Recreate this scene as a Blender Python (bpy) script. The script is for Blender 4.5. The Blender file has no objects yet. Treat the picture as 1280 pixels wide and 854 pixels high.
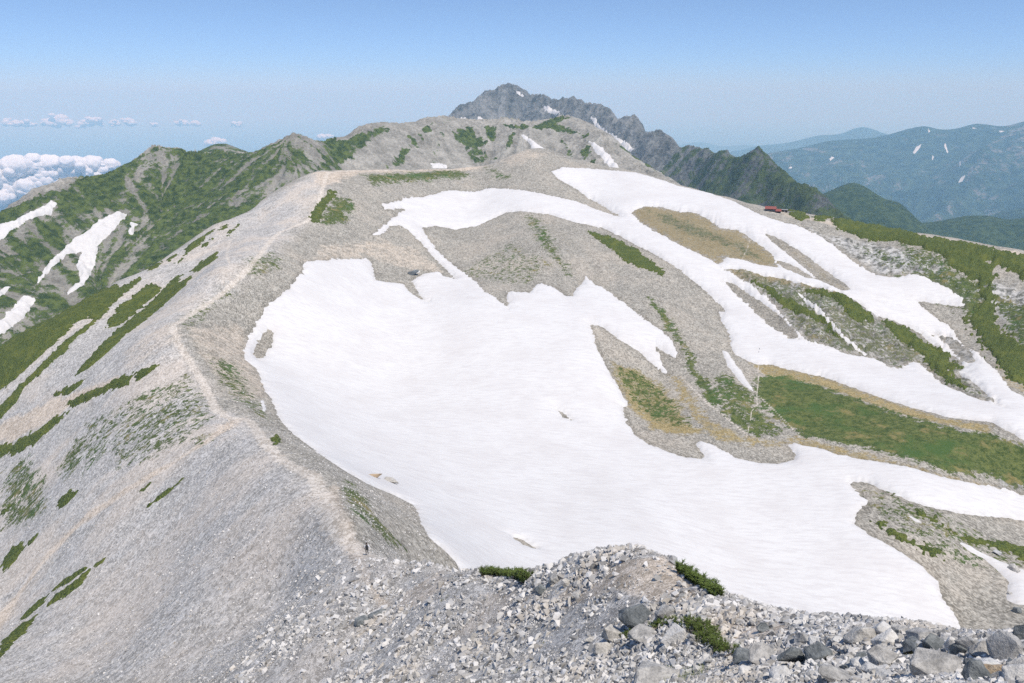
import bpy, bmesh, math, random
import numpy as np
from mathutils import Vector, Matrix
R_ = math.radians
scene = bpy.context.scene
C = scene.collection
Q = 1.0                      # grid density of the terrain sheets

# ------------------------------------------------------------------ camera
PITCH = math.atan(309.0 / 960.0)
cam_d = bpy.data.cameras.new("camera"); cam = bpy.data.objects.new("camera", cam_d); C.objects.link(cam)
cam_d.sensor_width = 36.0; cam_d.lens = 36.0 * 960.0 / 1280.0
cam_d.clip_start = 0.2; cam_d.clip_end = 400000.0
cam.location = (0, 0, 0); cam.rotation_euler = (math.pi / 2 - PITCH, 0, 0)
scene.camera = cam

# ------------------------------------------------------------------ light
SUN_EL, SUN_AZ = R_(67), R_(140)          # azimuth clockwise from the view direction
sv = Vector((math.cos(SUN_EL) * math.sin(SUN_AZ), math.cos(SUN_EL) * math.cos(SUN_AZ), math.sin(SUN_EL)))
w = bpy.data.worlds.new("World"); scene.world = w; w.use_nodes = True
nt = w.node_tree; nt.nodes.clear()
wo = nt.nodes.new('ShaderNodeOutputWorld'); bg = nt.nodes.new('ShaderNodeBackground')
sky = nt.nodes.new('ShaderNodeTexSky'); sky.sky_type = 'NISHITA'; sky.sun_disc = False
sky.sun_elevation = SUN_EL; sky.sun_rotation = SUN_AZ
sky.altitude = 3000; sky.air_density = 1.2; sky.dust_density = 0.3; sky.ozone_density = 2.5
bg.inputs['Strength'].default_value = 0.14
SKY_T = [(0.37, 0.46, 0.76, 1), (0.39, 0.49, 0.75, 1), (0.455, 0.515, 0.68, 1), (0.48, 0.52, 0.70, 1), (1, 1, 1, 1)]
# the clear mountain sky: deepen the blue a little and cool the pale band over the horizon
tc = nt.nodes.new('ShaderNodeTexCoord'); sx = nt.nodes.new('ShaderNodeSeparateXYZ'); nt.links.new(tc.outputs['Generated'], sx.inputs[0])
rp = nt.nodes.new('ShaderNodeValToRGB'); nt.links.new(sx.outputs['Z'], rp.inputs['Fac'])
e = rp.color_ramp.elements
e[0].position = 0.0; e[0].color = SKY_T[0]; e[1].position = 1.0; e[1].color = SKY_T[4]
for p_, c_ in ((0.04, SKY_T[1]), (0.10, SKY_T[2]), (0.16, SKY_T[3])): e.new(p_).color = c_
mx = nt.nodes.new('ShaderNodeMix'); mx.data_type = 'RGBA'; mx.blend_type = 'MULTIPLY'; mx.inputs[0].default_value = 1.0
nt.links.new(sky.outputs['Color'], mx.inputs[6]); nt.links.new(rp.outputs['Color'], mx.inputs[7])
nt.links.new(mx.outputs[2], bg.inputs['Color'])
nt.links.new(bg.outputs['Background'], wo.inputs['Surface'])
sun_d = bpy.data.lights.new("sun", 'SUN'); sun_d.energy = 3.8; sun_d.angle = R_(0.53); sun_d.color = (1.0, 0.94, 0.86)
sun = bpy.data.objects.new("sun", sun_d); C.objects.link(sun)
sun.rotation_euler = sv.to_track_quat('Z', 'Y').to_euler(); sun.location = sv * 500
scene.view_settings.view_transform = 'Standard'; scene.view_settings.look = 'None'
scene.view_settings.exposure = 0.34; scene.view_settings.gamma = 1.0
scene.view_settings.use_curve_mapping = False
cy = scene.cycles
cy.use_denoising = False; cy.max_bounces = 6; cy.diffuse_bounces = 3; cy.glossy_bounces = 2
cy.transparent_max_bounces = 8; cy.volume_bounces = 4
try: cy.denoiser = 'OPENIMAGEDENOISE'
except Exception: pass

# ------------------------------------------------------------------ helpers: noise, view geometry
rng = np.random.default_rng(7); random.seed(7)
def _h(ix, iy, s):
    h = (ix.astype(np.int64) * 374761393 + iy.astype(np.int64) * 668265263 + s * 974711) & 0xffffffff
    h = ((h ^ (h >> 13)) * 1274126177) & 0xffffffff
    return (h ^ (h >> 16)) & 0xffff
_GA = np.arange(65536) * (2 * np.pi / 65536); _GX = np.cos(_GA).astype(np.float32); _GY = np.sin(_GA).astype(np.float32)
def gnoise(x, y, s=0):
    ix = np.floor(x); iy = np.floor(y); fx = (x - ix).astype(np.float32); fy = (y - iy).astype(np.float32)
    ix = ix.astype(np.int64); iy = iy.astype(np.int64)
    u = fx * fx * fx * (fx * (fx * 6 - 15) + 10); v = fy * fy * fy * (fy * (fy * 6 - 15) + 10)
    def g(a, b, dx, dy):
        h = _h(ix + a, iy + b, s); return _GX[h] * dx + _GY[h] * dy
    n00 = g(0, 0, fx, fy); n10 = g(1, 0, fx - 1, fy); n01 = g(0, 1, fx, fy - 1); n11 = g(1, 1, fx - 1, fy - 1)
    a = n00 + u * (n10 - n00); b = n01 + u * (n11 - n01)
    return (a + v * (b - a)) * 1.5
def fbm(x, y, s=0, o=4, g=0.5):
    t = 0; a = 1.0; n = 0
    for k in range(o):
        t = t + a * gnoise(x * 2 ** k, y * 2 ** k, s + 17 * k); n += a; a *= g
    return t / n
def ridged(x, y, s=0, o=4, g=0.5):
    t = 0; a = 1.0; n = 0
    for k in range(o):
        t = t + a * (1 - 2 * np.abs(gnoise(x * 2 ** k, y * 2 ** k, s + 17 * k))); n += a; a *= g
    return t / n
def sstep(a, b, x):
    t = np.clip((x - a) / (b - a), 0, 1); return t * t * (3 - 2 * t)
cp, sp = math.cos(PITCH), math.sin(PITCH)
def pix(px, py):
    """direction of a picture point as azimuth and fall (height over horizontal distance)"""
    a = (np.asarray(px, float) - 640) / 960; b = (427 - np.asarray(py, float)) / 960
    hy = cp + b * sp; hz = -sp + b * cp; rr = np.hypot(a, hy)
    return np.arctan2(a, hy), hz / rr
def at(px, py, r):
    az, t = pix(px, py); return Vector((r * math.sin(az), r * math.cos(az), r * t))

class Sheet:
    """a height field sampled on rings around the viewpoint"""
    def __init__(s, az0, az1, r0, r1, dr, daz):
        s.naz = int((az1 - az0) / daz * Q) + 2; s.nr = int(math.log(r1 / r0) / dr * Q) + 2
        s.az = np.radians(np.linspace(az0, az1, s.naz)); s.lr = np.linspace(math.log(r0), math.log(r1), s.nr)
        s.r = np.exp(s.lr)
        s.X = s.r[:, None] * np.sin(s.az)[None]; s.Y = s.r[:, None] * np.cos(s.az)[None]
    def tps(s, pts, kaz=2.0, smooth=1e-6):
        p = np.array(pts, float)
        u = np.stack([p[:, 0] * kaz, np.log(p[:, 1])], 1); h = p[:, 2]
        n = len(u)
        def K(d2): return np.where(d2 > 1e-12, 0.5 * d2 * np.log(np.maximum(d2, 1e-12)), 0)
        d2 = ((u[:, None] - u[None]) ** 2).sum(-1)
        A = np.zeros((n + 3, n + 3)); A[:n, :n] = K(d2) + smooth * np.eye(n)
        A[:n, n] = 1; A[:n, n + 1:] = u; A[n, :n] = 1; A[n + 1:, :n] = u.T
        wts = np.linalg.solve(A, np.concatenate([h, np.zeros(3)]))
        ca = np.linspace(s.az[0], s.az[-1], 260); cl = np.linspace(s.lr[0], s.lr[-1], 330)
        G = np.zeros((330, 260))
        for i in range(330):
            d2 = (ca[:, None] * kaz - u[None, :, 0]) ** 2 + (cl[i] - u[None, :, 1]) ** 2
            G[i] = K(d2) @ wts[:n] + wts[n] + wts[n + 1] * ca * kaz + wts[n + 2] * cl[i]
        # cubic upsampling along each axis
        def up(M, xo, xn):
            t = (xn - xo[0]) / (xo[1] - xo[0]); i = np.clip(np.floor(t).astype(int), 1, len(xo) - 3); f = (t - i)[:, None]
            a, b, c, d = M[i - 1], M[i], M[i + 1], M[i + 2]
            return b + 0.5 * f * (c - a + f * (2 * a - 5 * b + 4 * c - d + f * (3 * (b - c) + d - a)))
        G = up(G, cl, s.lr); G = up(G.T.copy(), ca, s.az).T
        s.Z = G * s.r[:, None]
    def idx(s, x, y):
        r = np.hypot(x, y); a = np.arctan2(x, y)
        fi = np.clip((np.log(np.maximum(r, 1e-3)) - s.lr[0]) / (s.lr[1] - s.lr[0]), 0, s.nr - 1.001)
        fj = np.clip((a - s.az[0]) / (s.az[1] - s.az[0]), 0, s.naz - 1.001)
        return fi, fj
    def look(s, M, x, y):
        fi, fj = s.idx(np.asarray(x, float), np.asarray(y, float)); i = fi.astype(int); j = fj.astype(int); f = fi - i; g = fj - j
        return (M[i, j] * (1 - g) + M[i, j + 1] * g) * (1 - f) + (M[i + 1, j] * (1 - g) + M[i + 1, j + 1] * g) * f
    def z(s, x, y): return s.look(s.Z, x, y)
    def hit(s, px, py, rmin=0):
        """where the ray through a picture point meets the sheet (x, y)"""
        az, t = pix(px, py); az = np.atleast_1d(az); t = np.atleast_1d(t)
        fj = np.clip((az - s.az[0]) / (s.az[1] - s.az[0]), 0, s.naz - 1.001); j = fj.astype(int); g = fj - j
        out = np.zeros((len(az), 2)); i0 = int(np.searchsorted(s.r, rmin))
        for k in range(len(az)):
            col = s.Z[:, j[k]] * (1 - g[k]) + s.Z[:, j[k] + 1] * g[k]
            d = s.r * t[k] - col; below = np.where(d[i0:] <= 0)[0]
            if len(below) == 0:
                i = i0 + int(np.argmin(d[i0:] / s.r[i0:])); r = s.r[i]
            else:
                i = i0 + below[0]
                if i == i0 or i == 0: r = s.r[i]
                else:
                    q = d[i - 1] / (d[i - 1] - d[i] + 1e-12); r = s.r[i - 1] + q * (s.r[i] - s.r[i - 1])
            out[k] = r * math.sin(az[k]), r * math.cos(az[k])
        return out
    def poly(s, P, rmin=0, step=7.0):
        """a closed outline given in picture points -> ground coordinates"""
        P = np.array(P, float); Qn = np.roll(P, -1, 0); out = []
        for a, b in zip(P, Qn):
            n = max(1, int(np.hypot(*(b - a)) / step))
            for k in range(n): out.append(a + (b - a) * k / n)
        out = np.array(out); return s.hit(out[:, 0], out[:, 1], rmin)
    def sdist(s, polys, margin, line=False):
        """signed distance (m, positive inside) of every grid point to a list of outlines; -margin far outside"""
        S = np.full(s.X.shape, -margin, np.float32)
        for W in polys:
            lo = W.min(0) - margin; hi = W.max(0) + margin
            m = (s.X > lo[0]) & (s.X < hi[0]) & (s.Y > lo[1]) & (s.Y < hi[1])
            ii = np.flatnonzero(m)
            if len(ii) == 0: continue
            x = s.X.ravel()[ii]; y = s.Y.ravel()[ii]
            d = sd_poly(x, y, W, line)
            f = S.ravel(); f[ii] = np.maximum(f[ii], np.maximum(d, -margin))
        return S
def sd_poly(x, y, W, line=False):
    A = W; B = np.roll(W, -1, 0)
    if line: A = W[:-1]; B = W[1:]
    out = np.empty(len(x), np.float32)
    ax, ay = A[:, 0].astype(np.float32), A[:, 1].astype(np.float32)
    ex, ey = (B - A).T.astype(np.float32); L2 = ex * ex + ey * ey + 1e-9
    by = B[:, 1].astype(np.float32)
    for k in range(0, len(x), 8000):
        qx = x[k:k + 8000, None].astype(np.float32) - ax; qy = y[k:k + 8000, None].astype(np.float32) - ay
        t = np.clip((qx * ex + qy * ey) / L2, 0, 1)
        d = np.sqrt(((qx - t * ex) ** 2 + (qy - t * ey) ** 2).min(1))
        if line: out[k:k + 8000] = -d; continue
        yy = y[k:k + 8000, None]
        c = ((ay > yy) != (by > yy)) & (qx < ex * qy / np.where(np.abs(ey) < 1e-9, 1e-9, ey))
        ins = c.sum(1) % 2 == 1
        out[k:k + 8000] = np.where(ins, d, -d)
    return out

def mesh_from(name, V, F, attrs=None, smooth=True):
    """vertices (n,3) and faces (m,3|4) -> mesh"""
    me = bpy.data.meshes.new(name); V = np.ascontiguousarray(V, np.float32); F = np.ascontiguousarray(F, np.int32)
    k = F.shape[1]; me.vertices.add(len(V)); me.vertices.foreach_set('co', V.ravel())
    me.loops.add(F.size); me.loops.foreach_set('vertex_index', F.ravel())
    me.polygons.add(len(F)); me.polygons.foreach_set('loop_start', np.arange(0, F.size, k, dtype=np.int32))
    me.polygons.foreach_set('loop_total', np.full(len(F), k, np.int32))
    me.polygons.foreach_set('use_smooth', np.full(len(F), smooth))
    me.update(calc_edges=True)
    for n, a in (attrs or {}).items():
        at_ = me.attributes.new(n, 'FLOAT', 'POINT'); at_.data.foreach_set('value', np.ascontiguousarray(a, np.float32).ravel())
    return me
def link(name, me, mat, parent=None, **props):
    o = bpy.data.objects.new(name, me); C.objects.link(o)
    if mat: me.materials.append(mat)
    if parent: o.parent = parent
    for k, v in props.items(): o[k] = v
    return o
def grid_faces(nr, na):
    i = np.arange(nr - 1)[:, None] * na + np.arange(na - 1)[None]
    return np.stack([i, i + 1, i + 1 + na, i + na], -1).reshape(-1, 4)
def sheet_obj(name, S, mat, attrs=None, Z=None, keep=None, **props):
    Z = S.Z if Z is None else Z
    V = np.stack([S.X, S.Y, Z], -1).reshape(-1, 3); F = grid_faces(S.nr, S.naz)
    attrs = {k: v.ravel() for k, v in (attrs or {}).items()}
    if keep is not None:
        k = keep.ravel(); F = F[k[F].any(1)]
        used = np.unique(F); mp = np.zeros(len(V), np.int64); mp[used] = np.arange(len(used))
        V = V[used]; F = mp[F]; attrs = {n: a[used] for n, a in attrs.items()}
    if len(F) == 0: return None
    # true size at the thing's own place: origin at the middle of its ground
    return link(name, mesh_from(name, V, F, attrs), mat, **props)
def streaks(S, scale, n=14, step=None, seed=3, gz=None):
    """noise drawn out down the fall line of a sheet"""
    step = step or scale * 0.9
    Z = S.Z if gz is None else gz
    d = S.lr[1] - S.lr[0]; e = S.az[1] - S.az[0]
    zr = np.gradient(Z, axis=0) / (S.r[:, None] * d); za = np.gradient(Z, axis=1) / (S.r[:, None] * e)
    sa, ca = np.sin(S.az)[None], np.cos(S.az)[None]
    gx = -(zr * sa + za * ca); gy = -(zr * ca - za * sa); m = np.hypot(gx, gy) + 1e-6
    gx = (gx / m).astype(np.float32); gy = (gy / m).astype(np.float32)
    acc = gnoise(S.X / scale, S.Y / scale, seed)
    for sg in (1, -1):
        x, y = S.X.copy(), S.Y.copy()
        for k in range(n // 2):
            fi, fj = S.idx(x, y); i = np.rint(fi).astype(int); j = np.rint(fj).astype(int)
            x += sg * step * gx[i, j]; y += sg * step * gy[i, j]
            acc = acc + gnoise(x / scale, y / scale, seed)
    return (acc / math.sqrt(n + 1)).astype(np.float32)
# ------------------------------------------------------------------ material helper
class M:
    def __init__(s, name, rough=0.9, spec=0.25):
        s.m = bpy.data.materials.new(name); s.m.use_nodes = True; s.t = s.m.node_tree; s.t.nodes.clear()
        s.out = s.n('OutputMaterial'); s.b = s.n('BsdfPrincipled'); s.l(s.b.outputs[0], s.out.inputs['Surface'])
        s.b.inputs['Roughness'].default_value = rough; s.b.inputs['Specular IOR Level'].default_value = spec
        s._pos = None
    def n(s, k): return s.t.nodes.new('ShaderNode' + k)
    def l(s, a, b): s.t.links.new(a, b)
    def put(s, sock, v):
        if isinstance(v, bpy.types.NodeSocket): s.l(v, sock)
        elif isinstance(v, (tuple, list)) and sock.type == 'RGBA': sock.default_value = (*v[:3], 1)
        else: sock.default_value = v
    @property
    def pos(s):
        if s._pos is None: s._pos = s.n('NewGeometry').outputs['Position']
        return s._pos
    def attr(s, name):
        a = s.n('Attribute'); a.attribute_name = name; return a.outputs['Fac']
    def mapv(s, scale, rot=0.0, v=None):
        m = s.n('Mapping'); s.l(v or s.pos, m.inputs['Vector']); m.inputs['Scale'].default_value = scale
        m.inputs['Rotation'].default_value = (0, 0, rot); return m.outputs[0]
    def noise(s, scale, detail=4, rough=0.55, v=None, col=False):
        k = s.n('TexNoise'); s.l(v or s.pos, k.inputs['Vector']); k.inputs['Scale'].default_value = scale
        k.inputs['Detail'].default_value = detail; k.inputs['Roughness'].default_value = rough
        return k.outputs['Color' if col else 'Fac']
    def voro(s, scale, v=None, feature='F1', out='Distance', rnd=1.0):
        k = s.n('TexVoronoi'); s.l(v or s.pos, k.inputs['Vector']); k.inputs['Scale'].default_value = scale
        k.feature = feature; k.inputs['Randomness'].default_value = rnd; return k.outputs[out]
    def math(s, op, a, b=0.0, c=0.0, clamp=False):
        k = s.n('Math'); k.operation = op; k.use_clamp = clamp
        for i, v in enumerate((a, b, c)): s.put(k.inputs[i], v)
        return k.outputs[0]
    def rng(s, v, a, b, c=0.0, d=1.0):
        k = s.n('MapRange'); k.interpolation_type = 'SMOOTHSTEP'; s.put(k.inputs['Value'], v)
        for nme, q in (('From Min', a), ('From Max', b), ('To Min', c), ('To Max', d)): k.inputs[nme].default_value = q
        return k.outputs[0]
    def mix(s, f, a, b, mode='MIX'):
        k = s.n('Mix'); k.data_type = 'RGBA'; k.blend_type = mode
        s.put(k.inputs[0], f); s.put(k.inputs[6], a); s.put(k.inputs[7], b); return k.outputs[2]
    def bump(s, h, dist, strength=1.0, nrm=None):
        k = s.n('Bump'); s.put(k.inputs['Height'], h); k.inputs['Distance'].default_value = dist; k.inputs['Strength'].default_value = strength
        if nrm: s.l(nrm, k.inputs['Normal'])
        return k.outputs[0]
    def sep(s, v):
        k = s.n('SeparateXYZ'); s.l(v, k.inputs[0]); return k.outputs
    def done(s, col, nrm=None):
        s.put(s.b.inputs['Base Color'], col)
        if nrm: s.l(nrm, s.b.inputs['Normal'])
        return s.m

# ------------------------------------------------------------------ the near mountain: its ground, laid out by azimuth, distance and height
def cps(L): return [(*pix(px, py), r) for px, py, r in L]
def ctrl(L): 
    o = []
    for px, py, r in L:
        a, t = pix(px, py); o.append((float(a), r, float(t)))
    return o
def drop(L, steps):
    """ground that falls away behind a crest: steps of (distance factor, slope)"""
    o = []
    for px, py, r in L:
        a, t = pix(px, py); z = t * r; r0 = r
        for f, sl in steps:
            r1 = r * f; z -= (r1 - r0) * sl; r0 = r1; o.append((float(a), r1, z / r1))
    return o
def polar(deg, r, z): return (math.radians(deg), r, z / r)

NEAR = []
# the crest of the near spur with its steep back
spur = [(500, 702, 72), (540, 704, 64), (600, 711, 52), (660, 717, 43), (695, 706, 40), (740, 692, 36.5), (790, 686, 34), (840, 700, 31),
        (890, 738, 27.5), (960, 766, 24), (1040, 786, 22), (1110, 792, 19.5), (1180, 797, 17), (1250, 800, 14.8), (1330, 790, 13.5)]
NEAR += ctrl(spur)
NEAR += drop(spur[4:], [(1.35, 1.15), (2.0, 0.95)])
NEAR += drop(spur[1:4], [(1.3, 0.95), (1.7, 0.8)])
NEAR += ctrl([(300, 854, 62), (400, 854, 50), (500, 854, 36), (640, 854, 25), (760, 854, 19.5), (900, 854, 14.5), (1020, 854, 11.5), (1150, 854, 9.8), (1280, 854, 8.8),
    (400, 800, 57), (500, 800, 46), (600, 800, 36), (700, 790, 28), (800, 780, 23.5), (900, 800, 19), (1000, 820, 14.5), (1150, 825, 12.5), (1260, 830, 11.2),
    (500, 745, 60), (620, 750, 41), (720, 735, 32.5), (820, 730, 27), (880, 770, 21)])
NEAR += [polar(-45, 1.5, -1.75), polar(0, 1.5, -1.75), polar(45, 1.5, -1.75), polar(-45, 6, -5.2), polar(-22, 6, -5.9), polar(0, 5, -5.0), polar(22, 5, -4.6), polar(45, 4, -3.3), polar(-45, 25, -21), polar(-22, 20, -18.6), polar(0, 14, -13.4)]
# left flank
NEAR += ctrl([(458, 694, 84), (440, 640, 104), (400, 590, 148), (340, 545, 204), (285, 522, 250), (255, 480, 300), (222, 415, 365), (280, 340, 445), (330, 312, 500), (385, 275, 588), (415, 217, 715),
    (200, 854, 92), (100, 854, 120), (0, 854, 150), (-90, 854, 180), (120, 800, 150), (250, 760, 112), (360, 740, 96), (0, 780, 228), (-90, 780, 260), (100, 720, 205), (230, 640, 190), (330, 650, 132),
    (0, 690, 300), (60, 640, 285), (150, 580, 265), (-90, 660, 380), (0, 600, 372), (100, 530, 345), (180, 500, 310), (0, 530, 428), (-90, 520, 500), (60, 470, 430), (150, 430, 402)])
lsky = [(-100, 470, 545), (0, 434, 520), (67, 397, 540), (141, 357, 575), (218, 315, 615), (269, 281, 645), (336, 244, 690), (400, 213, 735)]
NEAR += ctrl(lsky) + drop(lsky[:6], [(1.2, 0.75), (1.6, 0.7), (2.4, 0.4)]) + drop(lsky[6:], [(1.2, 0.6), (1.7, 0.55)])
NEAR += ctrl([(190, 390, 470), (250, 330, 540), (330, 275, 620)])
# cirque
NEAR += ctrl([(560, 690, 140), (640, 712, 165), (800, 690, 200), (900, 750, 192), (1000, 640, 268), (1200, 790, 228), (1280, 780, 238), (1280, 620, 338), (1380, 620, 350), (1063, 605, 296), (1150, 675, 264),
    (1280, 700, 280), (700, 560, 296), (850, 620, 262), (500, 480, 375), (320, 430, 392), (395, 565, 222), (480, 625, 166), (440, 560, 262), (550, 560, 285), (420, 410, 425), (460, 330, 545), (600, 380, 470), (740, 352, 515),
    (570, 345, 545), (520, 300, 610), (600, 250, 735), (660, 360, 500), (690, 300, 590), (650, 268, 665), (520, 255, 700),
    (850, 430, 428), (900, 500, 362), (820, 465, 400), (770, 440, 405), (800, 520, 345), (960, 440, 440), (940, 560, 318), (1060, 530, 352), (1180, 570, 335), (1280, 560, 362), (1100, 470, 425),
    (800, 340, 535), (900, 330, 570), (900, 390, 492), (1000, 415, 468), (1060, 380, 520), (1080, 440, 462), (1150, 400, 535), (1180, 440, 500), (1280, 490, 440), (1280, 430, 500), (1380, 500, 470),
    (800, 260, 700), (740, 250, 735), (900, 290, 640), (1000, 310, 625), (1080, 325, 625), (1200, 360, 585), (1280, 370, 580), (720, 215, 800), (850, 245, 740)])
crest = [(440, 213, 765), (480, 213, 800), (540, 212, 825), (578, 211, 845), (615, 206, 862), (659, 188, 880), (690, 190, 880), (709, 198, 875), (739, 204, 865), (786, 214, 845), (830, 225, 825), (870, 238, 805), (920, 252, 785), (965, 264, 768),
         (1000, 268, 752), (1045, 274, 735), (1100, 285, 715), (1160, 292, 690), (1220, 302, 665), (1280, 314, 640), (1380, 334, 600)]
NEAR += ctrl(crest) + drop(crest, [(1.12, 0.55), (1.45, 0.6)])
NEAR += [polar(d, 1500, -420) for d in (-45, -30, -15, 0, 15, 30, 45)]
NEARS = Sheet(-46, 46, 1.2, 1500, 0.0046, 0.088)
NEARS.tps(NEAR)
S = NEARS
ST1 = streaks(S, 2.2, seed=5); ST2 = streaks(S, 9.0, seed=9)
r2 = S.r[:, None]
relief = 0.0040 * r2 * np.minimum(1, r2 / 60) * fbm(S.X / 26, S.Y / 26, 1, 3) * 0.5
gr_ = np.gradient(S.Z, axis=0) / (r2 * (S.lr[1] - S.lr[0])); ga_ = np.gradient(S.Z, axis=1) / (r2 * (S.az[1] - S.az[0]))
SLOPE = np.hypot(gr_, ga_); stp = sstep(0.15, 0.5, SLOPE)
NEARF = sstep(60, 190, r2)
relief = relief + NEARF * stp * (np.clip(r2 * 0.0016, 0, 0.7) * ST2 * 0.5 + np.clip(r2 * 0.0003, 0, 0.12) * ST1)
ST1 = ST1 * NEARF; ST2 = ST2 * (0.3 + 0.7 * NEARF)
relief = relief + np.clip(r2 / 70, 0.1, 1) * 0.10 * fbm(S.X / 2.4, S.Y / 2.4, 4, 3)
ZBASE = S.Z.copy(); S.Z = S.Z + relief

def farsheet(pts, az0, az1, r0, r1, dr, daz):
    f = Sheet(az0, az1, r0, r1, dr, daz); f.tps(pts); return f
# the green ridge and rounded summit behind
B = []
bsky = [(-120, 300, 1450), (0, 269, 1500), (37, 244, 1560), (87, 228, 1600), (114, 224, 1620), (148, 209, 1650), (175, 191, 1680), (202, 184, 1700), (235, 193, 1720), (262, 193, 1720), (285, 192, 1700), (311, 192, 1660), (336, 181, 1620), (366, 170, 1600), (396, 176, 1640), (413, 175, 1700),
        (445, 165, 1800), (477, 157, 1880), (531, 149, 1950), (561, 146, 2000), (600, 150, 2020), (635, 152, 2030), (679, 149, 2030), (704, 144.5, 2020), (718, 147, 2000), (736, 157, 1960), (769, 177, 1850), (803, 205, 1720), (830, 222, 1640), (900, 262, 1450)]
B += ctrl(bsky) + drop(bsky, [(1.12, 0.6), (1.5, 0.6)])
B += ctrl([(-120, 420, 1150), (0, 400, 1160), (90, 370, 1230), (20, 340, 1300), (100, 300, 1400), (160, 270, 1470), (200, 230, 1580), (180, 330, 1290), (260, 280, 1360), (250, 230, 1540), (320, 240, 1430), (380, 210, 1480), (370, 185, 1570), (430, 205, 1600), (500, 200, 1690), (540, 180, 1800),
    (600, 200, 1760), (600, 170, 1890), (660, 190, 1790), (700, 165, 1900), (720, 195, 1760), (780, 205, 1660)])
B += [polar(d, 900, -400) for d in (-38, -25, -12, 0, 12, 22)] + [polar(d, 3200, -900) for d in (-38, -20, 0, 20)]
MID = farsheet(B, -40, 21, 950, 3200, 0.0016, 0.075)
S = MID
BST = streaks(S, 16, seed=21); BST2 = streaks(S, 55, n=16, seed=23)
S.Z = S.Z + 8.5 * BST2 + 4.0 * BST + 14 * fbm(S.X / 170, S.Y / 170, 8, 4) + 3.2 * ridged(S.X / 18, S.Y / 18, 9, 4)
# a green dome peeping over its shoulder
MID2 = farsheet(ctrl([(215, 205, 2300), (235, 197, 2300), (247, 190.5, 2300), (262, 184, 2320), (279, 181.5, 2330), (292, 185, 2330), (311, 192, 2320), (340, 202, 2300)]) +
    drop([(215, 205, 2300), (247, 190.5, 2300), (279, 181.5, 2330), (311, 192, 2320), (340, 202, 2300)], [(1.1, 0.5), (1.4, 0.6)]) + ctrl([(270, 202, 2150), (230, 215, 2100), (310, 210, 2100)]) +
    [polar(-28, 1900, -260), polar(-15, 1900, -260)], -27, -15, 1900, 3000, 0.0022, 0.075)
S = MID2; S.Z = S.Z + 5 * fbm(S.X / 120, S.Y / 120, 31, 4) + 2 * ridged(S.X / 22, S.Y / 22, 33, 3)
# the jagged rock peak
csky = [(540, 172, 4300), (565, 146, 4350), (576, 135, 4350), (583, 132, 4350), (591, 134, 4400), (597, 130.5, 4450), (607, 123, 4500), (622, 114, 4500), (637, 110.5, 4500), (645, 113, 4500), (660, 122, 4450), (669, 128.5, 4400), (674, 125.5, 4350), (685, 129, 4300), (696, 133, 4250), (704, 133, 4200), (722, 133.5, 4100),
        (732, 140, 4000), (737, 142, 3950), (743, 138, 3900), (749, 139.5, 3880), (760, 146, 3820), (767, 149, 3750), (779, 157, 3600), (790, 154.5, 3550), (802, 161, 3500), (819, 177, 3350), (830, 178, 3300), (840, 182, 3200), (847, 188, 3150), (861, 194.5, 3050), (870, 195, 3000), (887, 192.5, 2900), (896, 197, 2850), (901, 203, 2800), (910, 195, 2750),
        (922, 200, 2650), (929, 199, 2620), (936, 201, 2600), (945, 194.5, 2550), (957, 201, 2500), (971, 213, 2420), (980, 220, 2380), (994, 234, 2300), (1008, 246, 2250), (1013, 244.5, 2230), (1020, 250, 2200), (1029, 253, 2150), (1041, 263, 2100), (1052, 270, 2050), (1090, 300, 1950)]
Cc = ctrl(csky) + drop(csky[::2], [(1.06, 1.1), (1.3, 0.9)])
Cc += ctrl([(580, 150, 4200), (620, 140, 4300), (650, 145, 4250), (690, 150, 4050), (740, 170, 3650), (790, 190, 3300), (830, 210, 3000), (870, 225, 2780), (910, 235, 2520), (950, 250, 2300), (990, 262, 2150), (1040, 280, 1980),
            (600, 165, 4050), (700, 180, 3750), (800, 225, 2950), (900, 260, 2350), (1000, 285, 2000)])
Cc += [polar(d, 1700, -420 ) for d in (-8, 5, 18, 27)] + [polar(d, 6000, -1600) for d in (-8, 5, 18, 27)]
PEAK = farsheet(Cc, -8, 27, 1800, 6000, 0.0017, 0.06)
S = PEAK
CST = streaks(S, 38, n=12, seed=41)
am = np.clip(S.r[:, None] / 4000, 0.5, 1.1)
S.Z = S.Z + am * (24 * (ridged(S.X / 75, S.Y / 75, 43, 5, 0.6) - .1) + 12 * CST + 26 * (ridged(S.X / 260, S.Y / 260, 45, 3) - 0.2))
# wooded hills and the long blue range
def hill(sky_, base, r0, r1, az0, az1, dr, daz, amp, wl, seed, front=0.32, kdrop=0.5):
    P = ctrl(sky_) + drop(sky_, [(1.12, kdrop), (1.35, kdrop)])
    for px, py, r in sky_[::2]:
        a, t = pix(px, py); z = t * r
        for f in (0.9, 0.76, 0.6):
            P.append((float(a), r * f, (z - (1 - f) * r * front) / (r * f)))
    H = farsheet(P, az0, az1, r0, r1, dr, daz)
    H.Z = H.Z + amp * (ridged(H.X / wl, H.Y / wl, seed, 5, 0.5) - 0.45) * (0.07 + 0.93 * sstep(0, 0.085, np.abs(H.Z / H.r[:, None] - H.Z.max(0)[None] / H.r[:, None])))
    return H
HILL1 = hill([(960, 300, 4000), (1005, 262, 4000), (1021, 246, 4050), (1038, 238, 4100), (1065, 229, 4150), (1085, 236, 4100), (1105, 248, 4050), (1125, 255, 4000), (1146, 275, 3950), (1180, 300, 3900)], 0, 2500, 5600, 15, 33, 0.0022, 0.05, 75, 420, 51)
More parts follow.
